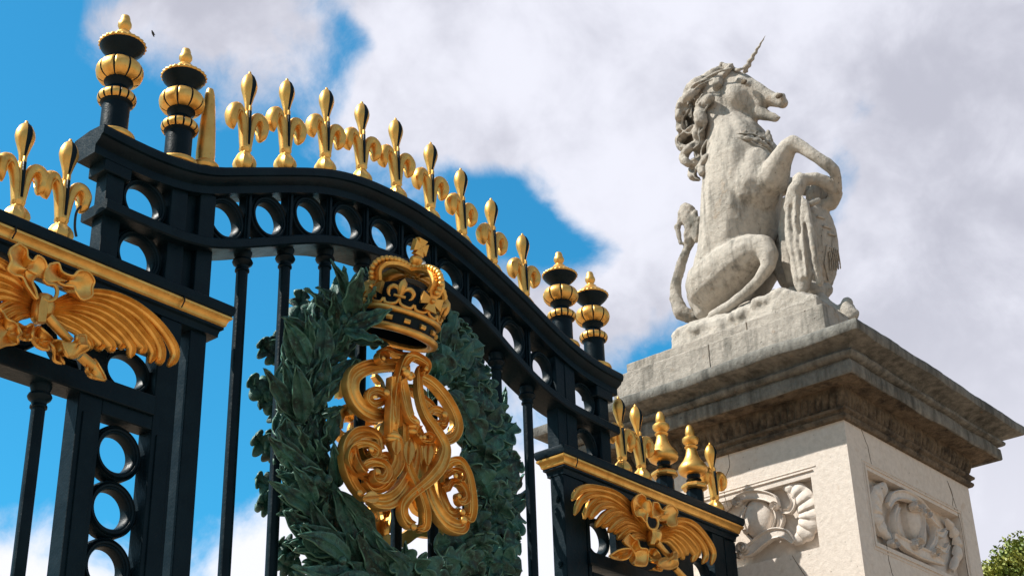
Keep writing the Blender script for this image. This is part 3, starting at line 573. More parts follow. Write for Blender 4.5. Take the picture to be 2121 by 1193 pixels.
# arc of the wreath (photo points of its centre line, left branch then right)
ARL = cr([(860, 1225), (750, 1170), (672, 1090), (628, 990), (612, 880), (632, 780), (685, 700), (760, 640)], 8)
ARR = cr([(860, 1225), (940, 1200), (1000, 1115), (1022, 1010), (1012, 910), (985, 810), (948, 740), (925, 690)], 8)
def fill(mb, arc, kind, n, y0, y1, sgn, seed, lsc=1.0, spread=(-1.2, 1.2), pxr=38):
    rnd = random.Random(seed)
    for k in range(n):
        s = rnd.random()*(len(arc)-2); i = int(s); f = s-i
        x = arc[i][0]*(1-f)+arc[i+1][0]*f; y = arc[i][1]*(1-f)+arc[i+1][1]*f; j = min(i+1, len(arc)-1)
        tx, ty = arc[j][0]-arc[max(j-2, 0)][0], arc[j][1]-arc[max(j-2, 0)][1]; a = math.atan2(ty, tx)+rnd.uniform(*spread)
        o = rnd.uniform(-pxr, pxr); na = math.atan2(ty, tx)+math.pi/2
        x += math.cos(na)*o; y += math.sin(na)*o; L = rnd.uniform(60, 95)*lsc; yb = rnd.uniform(y0, y1); ex, ey = x+math.cos(a)*L, y+math.sin(a)*L
        if sgn > 0 and not (np.interp(ey, [540, 640, 1193], [640, 592, 568] if arc is ARL else [860, 860, 860]) < ex < np.interp(ey, [640, 700, 760, 830, 900, 1000, 1150], [935, 985, 1002, 1032, 1064, 1074, 1076])): continue
        if sgn > 0 and arc is ARL and ex > np.interp(ey, [600, 700, 760, 850, 950, 1000, 1050, 1100, 1130], [790, 750, 722, 705, 716, 726, 750, 795, 2000]): continue
        if sgn > 0 and arc is ARR and ex < np.interp(ey, [640, 700, 760, 850, 920, 1000, 1080, 1120, 1125], [885, 885, 900, 925, 935, 975, 950, 920, 0]): continue
        pb = at(x, y, yb); pt = at(x+math.cos(a)*L, y+math.sin(a)*L, yb-sgn*rnd.uniform(.0, .09))
        leaf(mb, pb, pt, L/300*(.235 if kind == 'laurel' else .32), (FN if sgn > 0 else -FN)+Vector((rnd.uniform(-.4, .4), 0, rnd.uniform(-.4, .4))), kind, rnd.uniform(-.02, .08), rnd.uniform(.3, .75), seed*100+k, .016)
fill(lau, ARL, 'laurel', 330, 6.44, 6.62, 1, 11, 1.0, (-1.0, .45), 36)
wr = MB()
wr.tube([at(x, y, 6.56) for x, y in ARL], .08, 12); 
wreath = wr.obj('wreath', 'bronze', gate, 50)
bk = MB(); bk.tube([at(x, y, 6.56) for x, y in ARR], .08, 12); bk.obj('oak_stem', 'bronze', wreath, 50)
lau.obj('laurel_leaves', ['bronze', 'leaf_edge_highlight'], wreath, 60, solid=.009)
oak = MB()
OL = [((150, 200), (262, 38), 34), ((200, 260), (330, 148), 40), ((230, 300), (372, 178), 44), ((190, 290), (165, 200), 36), ((290, 420), (272, 335), 40), ((330, 470), (398, 355), 42), ((360, 520), (458, 438), 42), ((400, 590), (522, 518), 46), ((380, 560), (300, 560), 36),
      ((350, 600), (255, 400), 44), ((380, 720), (405, 620), 44), ((380, 740), (312, 652), 40), ((430, 740), (548, 680), 50), ((420, 700), (475, 600), 40), ((430, 860), (508, 800), 44), ((400, 850), (335, 720), 44), ((430, 930), (485, 855), 44), ((450, 960), (545, 910), 50), ((440, 1070), (552, 1040), 50),
      ((430, 1150), (545, 1165), 48), ((380, 1080), (400, 1010), 44), ((330, 1080), (200, 1060), 48), ((380, 1000), (345, 900), 44), ((320, 1150), (240, 1110), 44), ((380, 1180), (330, 1090), 46), ((430, 1190), (470, 1100), 42), ((300, 560), (300, 440), 40), ((210, 200), (245, 95), 36), ((170, 330), (200, 170), 42), ((420, 1240), (510, 1190), 46),
      ((260, 1240), (170, 1150), 46), ((120, 1240), (40, 1110), 46), ((200, 1250), (110, 1130), 46), ((60, 1250), (10, 1140), 40), ((470, 1010), (540, 985), 34), ((310, 330), (390, 250), 40)]
for k, (b, t_, wd) in enumerate(OL):
    bx, by = c216(*b); tx, ty = c216(*t_)
    tx += (tx-bx)*.12; ty += (ty-by)*.12; bx -= (tx-bx)*.45; by -= (ty-by)*.45
    leaf(oak, at(bx, by, 6.40+rnd.uniform(-.02, .03)), at(tx, ty, 6.31+rnd.uniform(-.05, .05)), wd/2.157/300*1.4, FN+Vector((rnd.uniform(-.4, .4), 0, rnd.uniform(-.3, .3))), 'oak', rnd.uniform(.0, .05), rnd.uniform(.25, .6), 500+k, .016)
fill(oak, ARR, 'oak', 260, 6.42, 6.60, 1, 21, .85, (-.4, .75), 26)
oak.obj('oak_leaves', ['bronze', 'leaf_edge_highlight'], wreath, 60, solid=.009)
back = MB()
BLf = [((600, 680), (625, 606)), ((620, 690), (640, 625)), ((590, 760), (540, 705)), ((600, 770), (560, 700)), ((590, 850), (518, 780)), ((600, 840), (535, 830)), ((590, 950), (528, 900)), ((600, 1000), (560, 890)), ((600, 1020), (530, 990)), ((600, 1050), (530, 1040)), ((620, 1150), (575, 1125)), ((640, 1180), (575, 1160)), ((600, 800), (525, 800)), ((600, 930), (545, 930)), ((620, 740), (580, 680))]
for k, (b, t_) in enumerate(BLf): leaf(back, at(*b, 6.80), at(*t_, 6.86), .075, -FN, 'oak', .02, .3, 900+k)
fill(back, ARL, 'oak', 70, 6.74, 6.9, -1, 31, .85, (-1.0, 1.0), 26); fill(back, ARR, 'laurel', 60, 6.74, 6.9, -1, 41, .85, (-.7, .7), 26)
back.obj('rear_leaves', ['bronze', 'leaf_edge_highlight'], wreath, 60, solid=.009)
def ball(mb, c, r, n=12, sq=(1, 1, 1)):
    rows = []
    for i in range(n+1):
        a = math.pi*i/n; rows.append([(c[0]+r*sq[0]*max(.001, math.sin(a))*math.cos(2*math.pi*j/(2*n)), c[1]+r*sq[1]*max(.001, math.sin(a))*math.sin(2*math.pi*j/(2*n)), c[2]+r*sq[2]*math.cos(a)) for j in range(2*n)])
    mb.grid(rows, closed_v=True, cap=True)
for (cv, x, y, r) in ((c361, 770, 440, 30), (c361, 590, 865, 26), (c32, 500, 558, 26), (c32, 575, 550, 25), (c32, 670, 1088, 24), (c216, 355, 285, 20), (c216, 405, 965, 22), (c361, 795, 410, 24), (c361, 545, 500, 12), (c216, 500, 820, 18)):
    s_ = {c361: 3.614, c32: 3.197, c216: 2.157}[cv]; m = MB(); ball(m, at(*cv(x, y), 6.25), r/s_/300, 12, (1, 1, 1.15)); m.obj('berry', 'bronze', wreath, 60)
# ================================================================ CIPHER
c265 = lambda x, y: (660+x/2.65, 700+y/2.65)
CI = [ # points (zoomed photo), half width, depth Y
 ([(445, 150), (360, 150), (260, 165), (190, 205), (172, 270), (190, 335), (235, 390), (295, 420), (350, 422), (385, 392), (385, 350), (360, 310), (315, 290), (278, 305), (272, 340), (300, 362), (345, 350), (368, 325), (350, 308)], [17, 19, 21, 23, 24, 24, 22, 20, 17, 14, 13, 12, 12, 12, 12, 12, 11, 9, 5], 6.33),
 ([(372, 112), (360, 92), (335, 88), (322, 110), (340, 132), (372, 125)], 7, 6.30), ([(330, 80), (370, 68), (430, 95), (500, 102), (560, 125), (600, 160)], 9, 6.34),
 ([(428, 482), (420, 400), (425, 300), (445, 200), (470, 130), (510, 102), (560, 120), (592, 150), (575, 190), (560, 195)], [13, 14, 14, 14, 14, 13, 12, 11, 10, 5], 6.27),
 ([(600, 158), (560, 165), (545, 210), (545, 280), (558, 360), (585, 430), (625, 490), (668, 560), (685, 620), (665, 695), (620, 760), (560, 815), (500, 865), (462, 915), (458, 970), (485, 1015), (525, 1030)], [6, 9, 11, 13, 14, 15, 17, 19, 20, 20, 18, 14, 13, 14, 16, 16, 9], 6.28),
 ([(450, 235), (465, 330), (492, 430), (530, 462)], [17, 18, 16, 10], 6.26), ([(410, 215), (405, 330), (400, 430), (395, 525)], [20, 20, 19, 18], 6.28),
 ([(410, 560), (428, 620), (425, 690), (385, 755), (325, 778), (245, 755), (190, 720), (165, 665), (185, 605), (235, 580), (290, 590), (322, 615), (312, 642), (285, 635), (285, 610)], [26, 24, 22, 17, 11, 10, 10, 10, 10, 11, 11, 11, 10, 8, 4], 6.30),
 ([(500, 470), (500, 550), (515, 620), (510, 690), (488, 770), (440, 850), (380, 895), (320, 900), (270, 880)], [22, 20, 22, 22, 22, 23, 23, 22, 14], 6.32),
 ([(335, 610), (312, 545), (250, 520), (185, 540), (145, 605), (148, 700), (170, 770), (205, 830), (245, 870)], [12, 16, 18, 19, 19, 18, 17, 15, 14], 6.36),
 ([(235, 745), (245, 705), (290, 685), (345, 697), (368, 735), (345, 775), (308, 772), (302, 742), (328, 732)], [10, 12, 13, 14, 14, 13, 12, 10, 5], 6.27),
 ([(190, 600), (200, 660), (230, 715), (262, 742)], 8, 6.27), ([(245, 780), (290, 832), (350, 825), (395, 775), (405, 735)], 11, 6.33), ([(230, 590), (250, 640), (300, 665), (360, 650), (380, 690)], [6, 10, 12, 12, 8], 6.34),
 ([(545, 205), (620, 250), (690, 330), (740, 420), (755, 490), (735, 540), (695, 560), (655, 545), (650, 505), (680, 475), (685, 432), (655, 400), (615, 398), (592, 430), (602, 462), (640, 455)], [13, 16, 18, 18, 18, 17, 16, 14, 12, 12, 12, 12, 11, 10, 9, 5], 6.34),
 ([(480, 285), (540, 315), (600, 360), (640, 400)], 9, 6.38), ([(600, 500), (640, 470), (680, 470), (700, 440)], 9, 6.32),
 ([(520, 470), (550, 560), (570, 700), (590, 800), (618, 900), (660, 975), (715, 1025), (775, 1040), (800, 1010), (770, 985)], [14, 20, 18, 20, 23, 24, 24, 21, 14, 7], 6.33),
 ([(690, 800), (690, 730), (720, 685), (770, 680), (808, 740), (828, 830), (835, 930), (822, 990), (785, 965)], [10, 12, 13, 14, 15, 16, 17, 15, 8], 6.32),
 ([(700, 750), (735, 728), (780, 745), (775, 780), (745, 768)], [9, 9, 9, 8, 4], 6.28), ([(700, 830), (725, 790), (770, 800), (800, 850), (800, 890), (768, 900), (758, 868), (780, 855)], [9, 10, 11, 12, 11, 10, 8, 4], 6.28),
 ([(660, 700), (655, 790), (665, 870), (700, 945), (745, 965), (775, 935)], [14, 17, 19, 18, 14, 8], 6.36),
 ([(465, 440), (465, 560), (475, 650), (492, 730), (525, 800), (560, 880), (580, 960), (575, 1035), (540, 1050)], [11, 12, 13, 13, 13, 14, 15, 14, 8], 6.29),
 ([(605, 590), (612, 650), (600, 720), (588, 790)], [24, 22, 18, 12], 6.33), ([(495, 570), (492, 640), (485, 720)], [26, 22, 14], 6.34), ([(545, 480), (530, 520), (555, 560), (600, 570), (615, 545), (590, 530), (572, 548)], [8, 8, 8, 9, 8, 7, 3], 6.27),
 # pieces of the rear monogram, facing the other way
 ([(300, 930), (312, 1020), (350, 1090), (410, 1125), (470, 1100), (530, 1060), (600, 1065), (650, 1060), (700, 1020)], 18, 6.85), ([(280, 920), (300, 1030)], 16, 6.82), ([(350, 930), (370, 1070)], 14, 6.85), ([(410, 930), (390, 1070)], 14, 6.80), ([(90, 500), (130, 545), (180, 530), (210, 470), (330, 455)], 14, 6.82),
 ([(330, 470), (310, 530), (240, 500), (170, 500)], 12, 6.88), ([(110, 490), (115, 420), (150, 390), (175, 420), (165, 460)], 14, 6.80), ([(430, 620), (440, 760), (400, 860)], 18, 6.8), ([(570, 620), (580, 760), (570, 900), (590, 1000)], 16, 6.82), ([(640, 400), (560, 300), (480, 280), (420, 300)], 14, 6.82), ([(250, 150), (180, 180), (130, 220), (110, 330)], 12, 6.82),
 ([(300, 200), (340, 260), (320, 330)], 12, 6.86), ([(620, 780), (640, 860), (620, 950)], 14, 6.84), ([(500, 880), (540, 940), (600, 960), (640, 920)], 14, 6.84), ([(330, 400), (370, 460), (340, 520), (340, 560)], 18, 6.7), ([(450, 600), (460, 700), (430, 800), (440, 900)], 14, 6.75), ([(520, 600), (540, 700), (530, 760)], 16, 6.75)]
cip = MB(); rear = MB()
for pts, wd, Y in CI:
    Y = Y-.09 if Y < 6.6 else Y
    P = cr([c265(*p) for p in pts], 7); n = len(P); wl = wd if hasattr(wd, '__len__') else [wd*.7]+[wd]*(len(pts)-2)+[wd*.7] if len(pts) > 2 else [wd, wd]
    ws_ = [float(np.interp(i/(n-1), np.linspace(0, 1, len(wl)), wl))/2.65/268*1.62 for i in range(n)]
    tgt = rear if Y > 6.6 else cip
    tgt.band([at(x, y, Y+.02*math.sin(i/n*7)) for i, (x, y) in enumerate(P)], ws_, PRO if Y < 6.6 else [(-a, -b) for a, b in PRO], .040)
cipher = cip.obj('monogram', 'old_gold', gate, 45)
rear.obj('rear_monogram', 'old_gold', cipher, 45)
for (x, y, r) in ((372, 300, 18), (322, 738, 20), (288, 612, 15), (770, 868, 15), (752, 756, 13), (355, 112, 12), (580, 545, 12), (560, 545, 12), (690, 420, 18), (590, 170, 14), (795, 1000, 20), (790, 955, 16), (255, 880, 18), (225, 850, 16), (480, 190, 24), (500, 210, 22), (470, 170, 18), (520, 1035, 18)):
    d = MB(); ball(d, at(*c265(x, y), 6.16), r/2.65/280, 10, (1, .8, 1)); d.obj('scroll_bud', 'old_gold', cipher, 50)
for (x, y, w_) in ((400, 545, 26), (500, 490, 24), (500, 520, 22), (400, 565, 24), (398, 530, 22), (505, 465, 26)):
    p = at(*c265(x, y), 6.22); k = w_/2.65/268*1.5; d = MB(); d.lathe([(k*.8, -.022), (k, -.016), (k*1.12, 0), (k, .016), (k*.8, .022)], p, 20); d.obj('collar', 'old_gold', cipher, 50)
for (bx, by, tx, ty, w_) in ((430, 560, 425, 640, 22), (500, 560, 492, 700, 26), (605, 575, 598, 700, 24), (330, 870, 240, 880, 26), (470, 200, 500, 150, 18), (490, 200, 530, 210, 18)):
    d = MB(); leaf(d, at(*c265(bx, by), 6.17), at(*c265(tx, ty), 6.13), w_/2.65/268, FN, 'laurel', 0, .3, 3, 0); d.obj('scroll_leaf', 'old_gold', cipher, 50, solid=.006)
# ================================================================ CROWN
TILT = R_(20); CC = at(820, 688, 6.28); CR = .252; A0 = -2.42
cu = Vector((0.02, -math.sin(TILT), math.cos(TILT))).normalized(); ca = Vector((1, 0, 0)); ca = (ca-cu*ca.dot(cu)).normalized(); cb_ = cu.cross(ca)
def cw(r, th, h): return CC+ca*(r*math.cos(th))+cb_*(r*math.sin(th))+cu*(h*.90)          # crown's own frame
def clathe(mb, prof, n=64, mi=0):
    mb.grid([[cw(r, 2*math.pi*j/n, h) for j in range(n)] for r, h in prof], closed_v=True, closed_u=True, mi=mi)
m = MB(); clathe(m, [(CR-.02, -.02), (CR-.02, .10), (CR, .10), (CR, -.02)]); crown = m.obj('crown', 'paint', gate, 40)
def torus(mb, r, h, rr, n=64, hx=1.0):
    mb.grid([[cw(r+rr*math.cos(a)*hx, 2*math.pi*j/n, h+rr*math.sin(a)) for a in [2*math.pi*q/10 for q in range(10)]] for j in range(n)], closed_u=True, closed_v=True)
m = MB(); torus(m, CR+.004, .105, .024); torus(m, CR+.008, -.028, .030); torus(m, CR-.02, -.04, .012); m.obj('gilt_rims', 'old_gold', crown, 50)
m = MB()
for k in range(14):
    a = 2*math.pi*(k+.35)/14; rows = []
    for u in np.linspace(-.075, .075, 7):
        for_ = [cw(CR-.002, a+u*1.05, .055), cw(CR+.018*(1-(u/.08)**4), a+u, .030), cw(CR+.024*(1-(u/.08)**4), a+u, .040), cw(CR+.018*(1-(u/.08)**4), a+u, .055)]
        rows.append([cw(CR-.004, a+u, .018), cw(CR+.016, a+u, .022), cw(CR+.022, a+u, .038), cw(CR+.016, a+u, .054), cw(CR-.004, a+u, .058)])
    MB().grid(rows, closed_v=True, cap=True).obj('jewel', 'old_gold', crown, 30)
m = MB(); clathe(m, [(.02, .36), (.10, .355), (.165, .325), (.205, .26), (.22, .18), (.217, .09), (.20, .09), (.16, .30)]); m.obj('dark_hollow', 'paint', crown, 60)  # black dome put in for the shade inside the open crown
m = MB()
for k in range(8):                                     # alternate fleurs-de-lis and crosses standing on the band
    a = A0+k*math.pi/4; da = math.pi/4
    sw = lambda pts, rr: m.tube([cw(CR+y_, a+x_/CR, z_) for x_, y_, z_ in cr(pts, 5)], rr if not hasattr(rr, '__len__') else [float(np.interp(i/((len(pts)-1)*5), np.linspace(0, 1, len(rr)), rr)) for i in range((len(pts)-1)*5+1)], 8)
    sw([(0, .012, .185), (-.012, .012, .15), (-.04, .01, .135), (-.08, .01, .135), (-.098, .012, .165)], [.009, .011, .010])
    sw([(0, .012, .185), (.012, .012, .15), (.04, .01, .135), (.08, .01, .135), (.098, .012, .165)], [.009, .011, .010])
    if k % 2 == 0:
        sw([(0, .02, .19), (0, .022, .24), (0, .02, .29), (0, .015, .33)], [.010, .024, .030, .024, .003])
        for s_ in (-1, 1): sw([(s_*.006, .02, .20), (s_*.02, .022, .245), (s_*.05, .024, .258), (s_*.075, .022, .235), (s_*.072, .018, .20), (s_*.058, .016, .185)], [.008, .013, .017, .015, .010, .004])
        sw([(-.035, .026, .195), (.035, .026, .195)], .010)
    else:
        for (dx, dz) in ((0, 1), (0, -1), (1, 0), (-1, 0)):
            c0 = (0, .03, .235); e = .075
            quad = [(-.014, 0), (.014, 0), (.045, e), (-.045, e)]; V_ = []
            for yy in (.012, .034):
                for (q, l) in quad:
                    X_ = q*abs(dz)+l*dx; Z_ = .235+l*dz+q*abs(dx); V_.append(cw(CR+yy+(.012 if l > 0 and yy > .02 else 0), a+X_/CR, Z_))
            m.add(V_, [(0, 1, 2, 3), (7, 6, 5, 4), (0, 4, 5, 1), (1, 5, 6, 2), (2, 6, 7, 3), (3, 7, 4, 0)])
        ball(m, cw(CR+.04, a, .235), .018, 8)
m.obj('fleurs_and_crosses', 'old_gold', crown, 40)
m = MB(); pe = MB()
for k in range(4):
    a = A0+math.pi/4+k*math.pi/2
    prof = cr([(CR+.015, .29), (CR+.035, .36), (CR-.005, .42), (.16, .455), (.08, .46), (.0, .445)], 6)
    P = [cw(r, a, h) for r, h in prof]; side = (cw(.1, a+math.pi/2, 0)-CC).normalized()
    rows = []
    for i, p in enumerate(P):
        t = (P[min(i+1, len(P)-1)]-P[max(i-1, 0)]).normalized(); n_ = side.cross(t)
        rows.append([p+side*.052*x_+n_*.028*y_ for x_, y_ in [(-1, .6), (-1, -.2), (-.75, -.7), (-.45, -.3), (0, -.5), (.45, -.3), (.75, -.7), (1, -.2), (1, .6)]])
    m.grid(rows, closed_v=True, cap=True)
    for i in range(2, len(P)-3, 2):
        t = (P[i+1]-P[i-1]).normalized(); n_ = side.cross(t); n_ = n_ if n_.dot(P[i]-cw(0, 0, .2)) > 0 else -n_; pe = MB(); ball(pe, P[i]+n_*.036, .021, 8); pe.obj('pearl', 'old_gold', crown, 60)
m.obj('arches', 'old_gold', crown, 40)
m = MB()
m.grid([[cw(r, 2*math.pi*j/20, h) for j in range(20)] for r, h in [(.03, .44), (.045, .45), (.05, .47), (.042, .49), (.03, .50), (.026, .515), (.036, .53), (.044, .55), (.044, .565), (.036, .58), (.026, .59)]], closed_v=True, cap=True)
for q in range(4):
    a = q*math.pi/2
    c0 = cw(0, 0, .655); A_ = ca; 
for (dx, dz) in ((0, 1), (0, -1), (1, 0), (-1, 0)):
    V_ = []
    for yy in (-.022, .022):
        for (q, l) in ((-.014, 0), (.014, 0), (.042, .058), (-.042, .058)):
            V_.append(CC+cu*(.592+l*dz+q*abs(dx))+ca*(q*abs(dz)+l*dx)+cb_*yy)
    m.add(V_, [(0, 1, 2, 3), (7, 6, 5, 4), (0, 4, 5, 1), (1, 5, 6, 2), (2, 6, 7, 3), (3, 7, 4, 0)])
m.obj('orb_and_cross', 'old_gold', crown, 30, bevel=.004)
# ================================================================ PILLAR
PX0, PX1, PY0, PY1 = 10.9, 13.26, 5.46, 7.98
pil = root('stone_pillar', 'square pale stone gate pillar with heavy dark weathered cornice and carved cartouche panels', 'pillar', ((PX0+PX1)/2, (PY0+PY1)/2, 0))
def rect(o, z, jit=None): return [(PX0-o, PY0-o, z), (PX1+o, PY0-o, z), (PX1+o, PY1+o, z), (PX0-o, PY1+o, z)]
# shaft: a core plus slabs around the recessed panels
D = .10
sh = MB()
sh.box(PX0+D, PX1-D, PY0+D, PY1-D, 0, 6.37)
def frame_x(z0, z1, ya, yb, pz0, pz1):      # -x face slabs round a panel
    sh.box(PX0, PX0+D, PY0, ya, z0, z1); sh.box(PX0, PX0+D, yb, PY1, z0, z1); sh.box(PX0, PX0+D, ya, yb, z0, pz0); sh.box(PX0, PX0+D, ya, yb, pz1, z1)
frame_x(0, 6.37, 5.83, 7.60, 5.345, 5.955)
def frame_y(z0, z1, xa, xb, pz0, pz1):
    sh.box(PX0+D, xa, PY0, PY0+D, z0, z1); sh.box(xb, PX1, PY0, PY0+D, z0, z1); sh.box(xa, xb, PY0, PY0+D, z0, pz0); sh.box(xa, xb, PY0, PY0+D, pz1, z1)
frame_y(0, 6.37, 11.20, 12.93, 5.37, 6.00)
sh.box(PX1-D, PX1, PY0+D, PY1, 0, 6.37); sh.box(PX0+D, PX1-D, PY1-D, PY1, 0, 6.37)
sh.obj('shaft', 'pale_portland_stone', pil, 0)
m = MB()
for (a, b, c, d_) in ((5.85, 7.60, 5.36, 5.97),):
    for k, dd in ((.075, .006), (.045, .012)):
        y0, y1, z0, z1 = a-k, b+k, c-k, d_+k
        for (p, q, r_, s_) in ((y0, y1, z1-.010, z1),):
            m.box(PX0-dd, PX0+.01, p, q, r_, s_)
for (a, b, c, d_) in ((11.20, 12.93, 5.37, 6.00),):
    for k, dd in ((.075, .006), (.045, .012)):
        y0, y1, z0, z1 = a-k, b+k, c-k, d_+k
        for (p, q, r_, s_) in ((y0, y1, z1-.012, z1), (y0, y1, z0, z0+.012), (y0, y0+.012, z0+.012, z1-.012), (y1-.012, y1, z0+.012, z1-.012)):
            m.box(p, q, PY0-dd, PY0+.01, r_, s_)
m.obj('panel_mouldings', 'pale_portland_stone', pil, 0, bevel=.003)
def rsweep2(prof, name, mat, seg=60, amp=.006, seed=0, top=False, extra=None):
    m = MB()
    for side in range(4):
        rows = []
        for k in range(seg+1):
            t = k/seg; r = []
            for q, (o, z) in enumerate(prof):
                A = [(PX0-o, PY0-o), (PX1+o, PY0-o), (PX1+o, PY1+o), (PX0-o, PY1+o)]; a = A[side]; b = A[(side+1) % 4]
                x = a[0]+(b[0]-a[0])*t; y = a[1]+(b[1]-a[1])*t
                n_ = mnoise.noise(Vector((x*2.3, y*2.3, q*.21+seed)))+.25*mnoise.noise(Vector((x*12, y*12, q*.25+seed)))
                w_ = min(1, t*12, (1-t)*12)*.7+.3 if 0 < k < seg else .0
                e = amp*n_*w_; ex = extra(side, t, q, o, z) if extra else 0
                nx, ny = [(0, -1), (1, 0), (0, 1), (-1, 0)][side]
                r.append((x+nx*(e+ex), y+ny*(e+ex), z+e*.8))
            rows.append(r)
        m.grid(rows)
    if top: m.add(rect(prof[-1][0], prof[-1][1]), [(0, 1, 2, 3)])
    return m.obj(name, mat, pil, 45)
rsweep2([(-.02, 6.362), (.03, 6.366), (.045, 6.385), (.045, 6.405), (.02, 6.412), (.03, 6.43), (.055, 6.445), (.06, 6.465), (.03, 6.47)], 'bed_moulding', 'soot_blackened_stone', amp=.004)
# carved leaf band
def carve(side, t, q, o, z):
    L = (PX1-PX0) if side % 2 == 0 else (PY1-PY0); N = round(L/.135); ph = (t*N) % 1
    k = [0, .35, 1, 1, .8, .5, .2, 0][min(q, 7)]
    return k*(.050*abs(math.sin(math.pi*ph))**.5-.034*math.exp(-((ph-.5)/.12)**2)*(1 if q in (2, 3, 4) else 0)-.022)
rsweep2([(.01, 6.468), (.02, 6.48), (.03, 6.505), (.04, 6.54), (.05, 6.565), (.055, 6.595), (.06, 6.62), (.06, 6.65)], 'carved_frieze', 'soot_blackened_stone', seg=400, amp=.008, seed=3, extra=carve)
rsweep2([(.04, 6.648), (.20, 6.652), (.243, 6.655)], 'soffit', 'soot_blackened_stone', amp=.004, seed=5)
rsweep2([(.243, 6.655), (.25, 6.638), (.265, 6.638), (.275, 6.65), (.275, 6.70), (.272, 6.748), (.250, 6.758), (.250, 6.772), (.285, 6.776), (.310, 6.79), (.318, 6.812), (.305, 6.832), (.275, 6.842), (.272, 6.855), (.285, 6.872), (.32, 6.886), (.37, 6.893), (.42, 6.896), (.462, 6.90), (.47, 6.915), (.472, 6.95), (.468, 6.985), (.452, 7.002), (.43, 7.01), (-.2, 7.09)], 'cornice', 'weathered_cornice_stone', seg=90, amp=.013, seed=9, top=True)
# blocking courses under the statue
def blocks(o, z0, z1, name, mat, n=5, seed=0):
    m = MB(); X0, X1, Y0, Y1 = PX0+o, PX1-o, PY0+o, PY1-o
    m.box(X0, X1, Y0, Y1, z0, z1)
    bmo = m.obj(name, mat, pil, 0, bevel=.012); return bmo
def rough(o, lv=5, size=.02, amp=.012, sc=.15):
    s_ = o.modifiers.new('sub', 'SUBSURF'); s_.subdivision_type = 'SIMPLE'; s_.levels = lv; s_.render_levels = lv
    t = bpy.data.textures.new('rough', 'CLOUDS'); t.noise_scale = sc; t.noise_depth = 4
    d_ = o.modifiers.new('disp', 'DISPLACE'); d_.texture = t; d_.strength = amp; d_.mid_level = .5; d_.texture_coords = 'LOCAL'
rough(blocks(.10, 6.97, 7.53, 'blocking_course', 'block_stone'))
rough(blocks(.20, 7.535, 7.67, 'blocking_course', 'block_stone'))
# joints
m = MB()
jy = atx(1547, 676, 11.1).y; m.box(11.094, 11.11, jy, jy+.006, 7.54, 7.66); jy = atx(1468, 720, 11.0).y; m.box(10.995, 11.01, jy, jy+.004, 7.1, 7.52)
m.obj('masonry_joint', 'soot_blackened_stone', pil, 0)
for (pts, face) in (([(1508, 935), (1511, 965), (1500, 1000), (1504, 1040), (1520, 1085)], 0), ([(1783, 885), (1797, 925), (1806, 962)], 1), ([(1962, 995), (1972, 1020), (1975, 1050), (1992, 1065)], 1), ([(1836, 1122), (1842, 1160), (1850, 1193)], 1), ([(1640, 1150), (1668, 1193)], 0), ([(1965, 1000), (1990, 1080), (2006, 1193)], 1)):
    m = MB(); P = cr([(x+random.uniform(-1, 1), y) for x, y in pts], 4); m.tube([(at(x+random.uniform(-.7, .7), y, PY0-.001) if face else atx(x+random.uniform(-.7, .7), y, PX0-.001)) for x, y in P], .0028, 5); m.obj('crack', 'soot_blackened_stone', pil, 0)
# ---------------- cartouche reliefs
c5 = lambda x, y: (1440+x/2.157, 640+y/2.157)
def relief(faceY, items, name):
    m = MB()
    P_ = (lambda x, y, d_: at(*c5(x, y), PY0+d_)) if faceY else (lambda x, y, d_: atx(*c5(x, y), PX0+d_))
    hint = (0, 1, 0) if faceY else (1, 0, 0); K = 1/2.157/200
    for it in items:
        if it[0] == 'T':
            _, pts, r, d_, sq = it; P = cr(pts, 6); n = len(P); rr = [float(np.interp(i/(n-1), np.linspace(0, 1, len(r)), r))*K for i in range(n)]
            rr = [q*(1+.13*math.cos(i*1.9)) if len(it[1]) > 4 and max(r) > 24 else q for i, q in enumerate(rr)]
            m.tube([P_(x, y, d_) for x, y in P], rr, 12, ry=[q*sq for q in rr], hint=hint)
        else:
            _, x, y, rx, rz, d_ = it; c = P_(x, y, d_); ball(m, c, 1, 16, ((rx*K, .07, rz*K) if faceY else (.07, rx*K, rz*K)))
    o = m.obj(name, 'pale_portland_stone', pil, 60); return o
def scallop(m, P_, pts, w, d_, hint, K, lobes=7, dep=.05):
    P = cr(pts, 10); n = len(P); rows = []; W3 = [P_(x, y, d_) for x, y in P]; yd = Vector(hint)
    for i, p in enumerate(W3):
        t = (W3[min(i+1, n-1)]-W3[max(i-1, 0)]).normalized(); nn = t.cross(yd).normalized(); u = i/(n-1)
        ww = float(np.interp(u, np.linspace(0, 1, len(w)), w))*K; q = (u*lobes) % 1; k = 1-.38*(abs(2*q-1))**3; sh = .5+.5*q
        rows.append([p+nn*ww*a*(1 if abs(a) < .9 else .93+.1*math.sin(math.pi*q))-yd*dep*b*k*sh*min(1, .35+ww/max(w)/K) for a, b in [(-1, -.9), (-1, .1), (-.8, .55), (-.5, .85), (-.1, 1.0), (.1, .82), (.5, .75), (.8, .4), (1, 0), (1, -.9)]])
    m.grid(rows, closed_v=True, cap=True)
STR = [(-1, .9), (-1, -.5), (-.85, -.8), (-.7, -.7), (-.55, -.25), (.55, -.25), (.7, -.7), (.85, -.8), (1, -.5), (1, .9)]
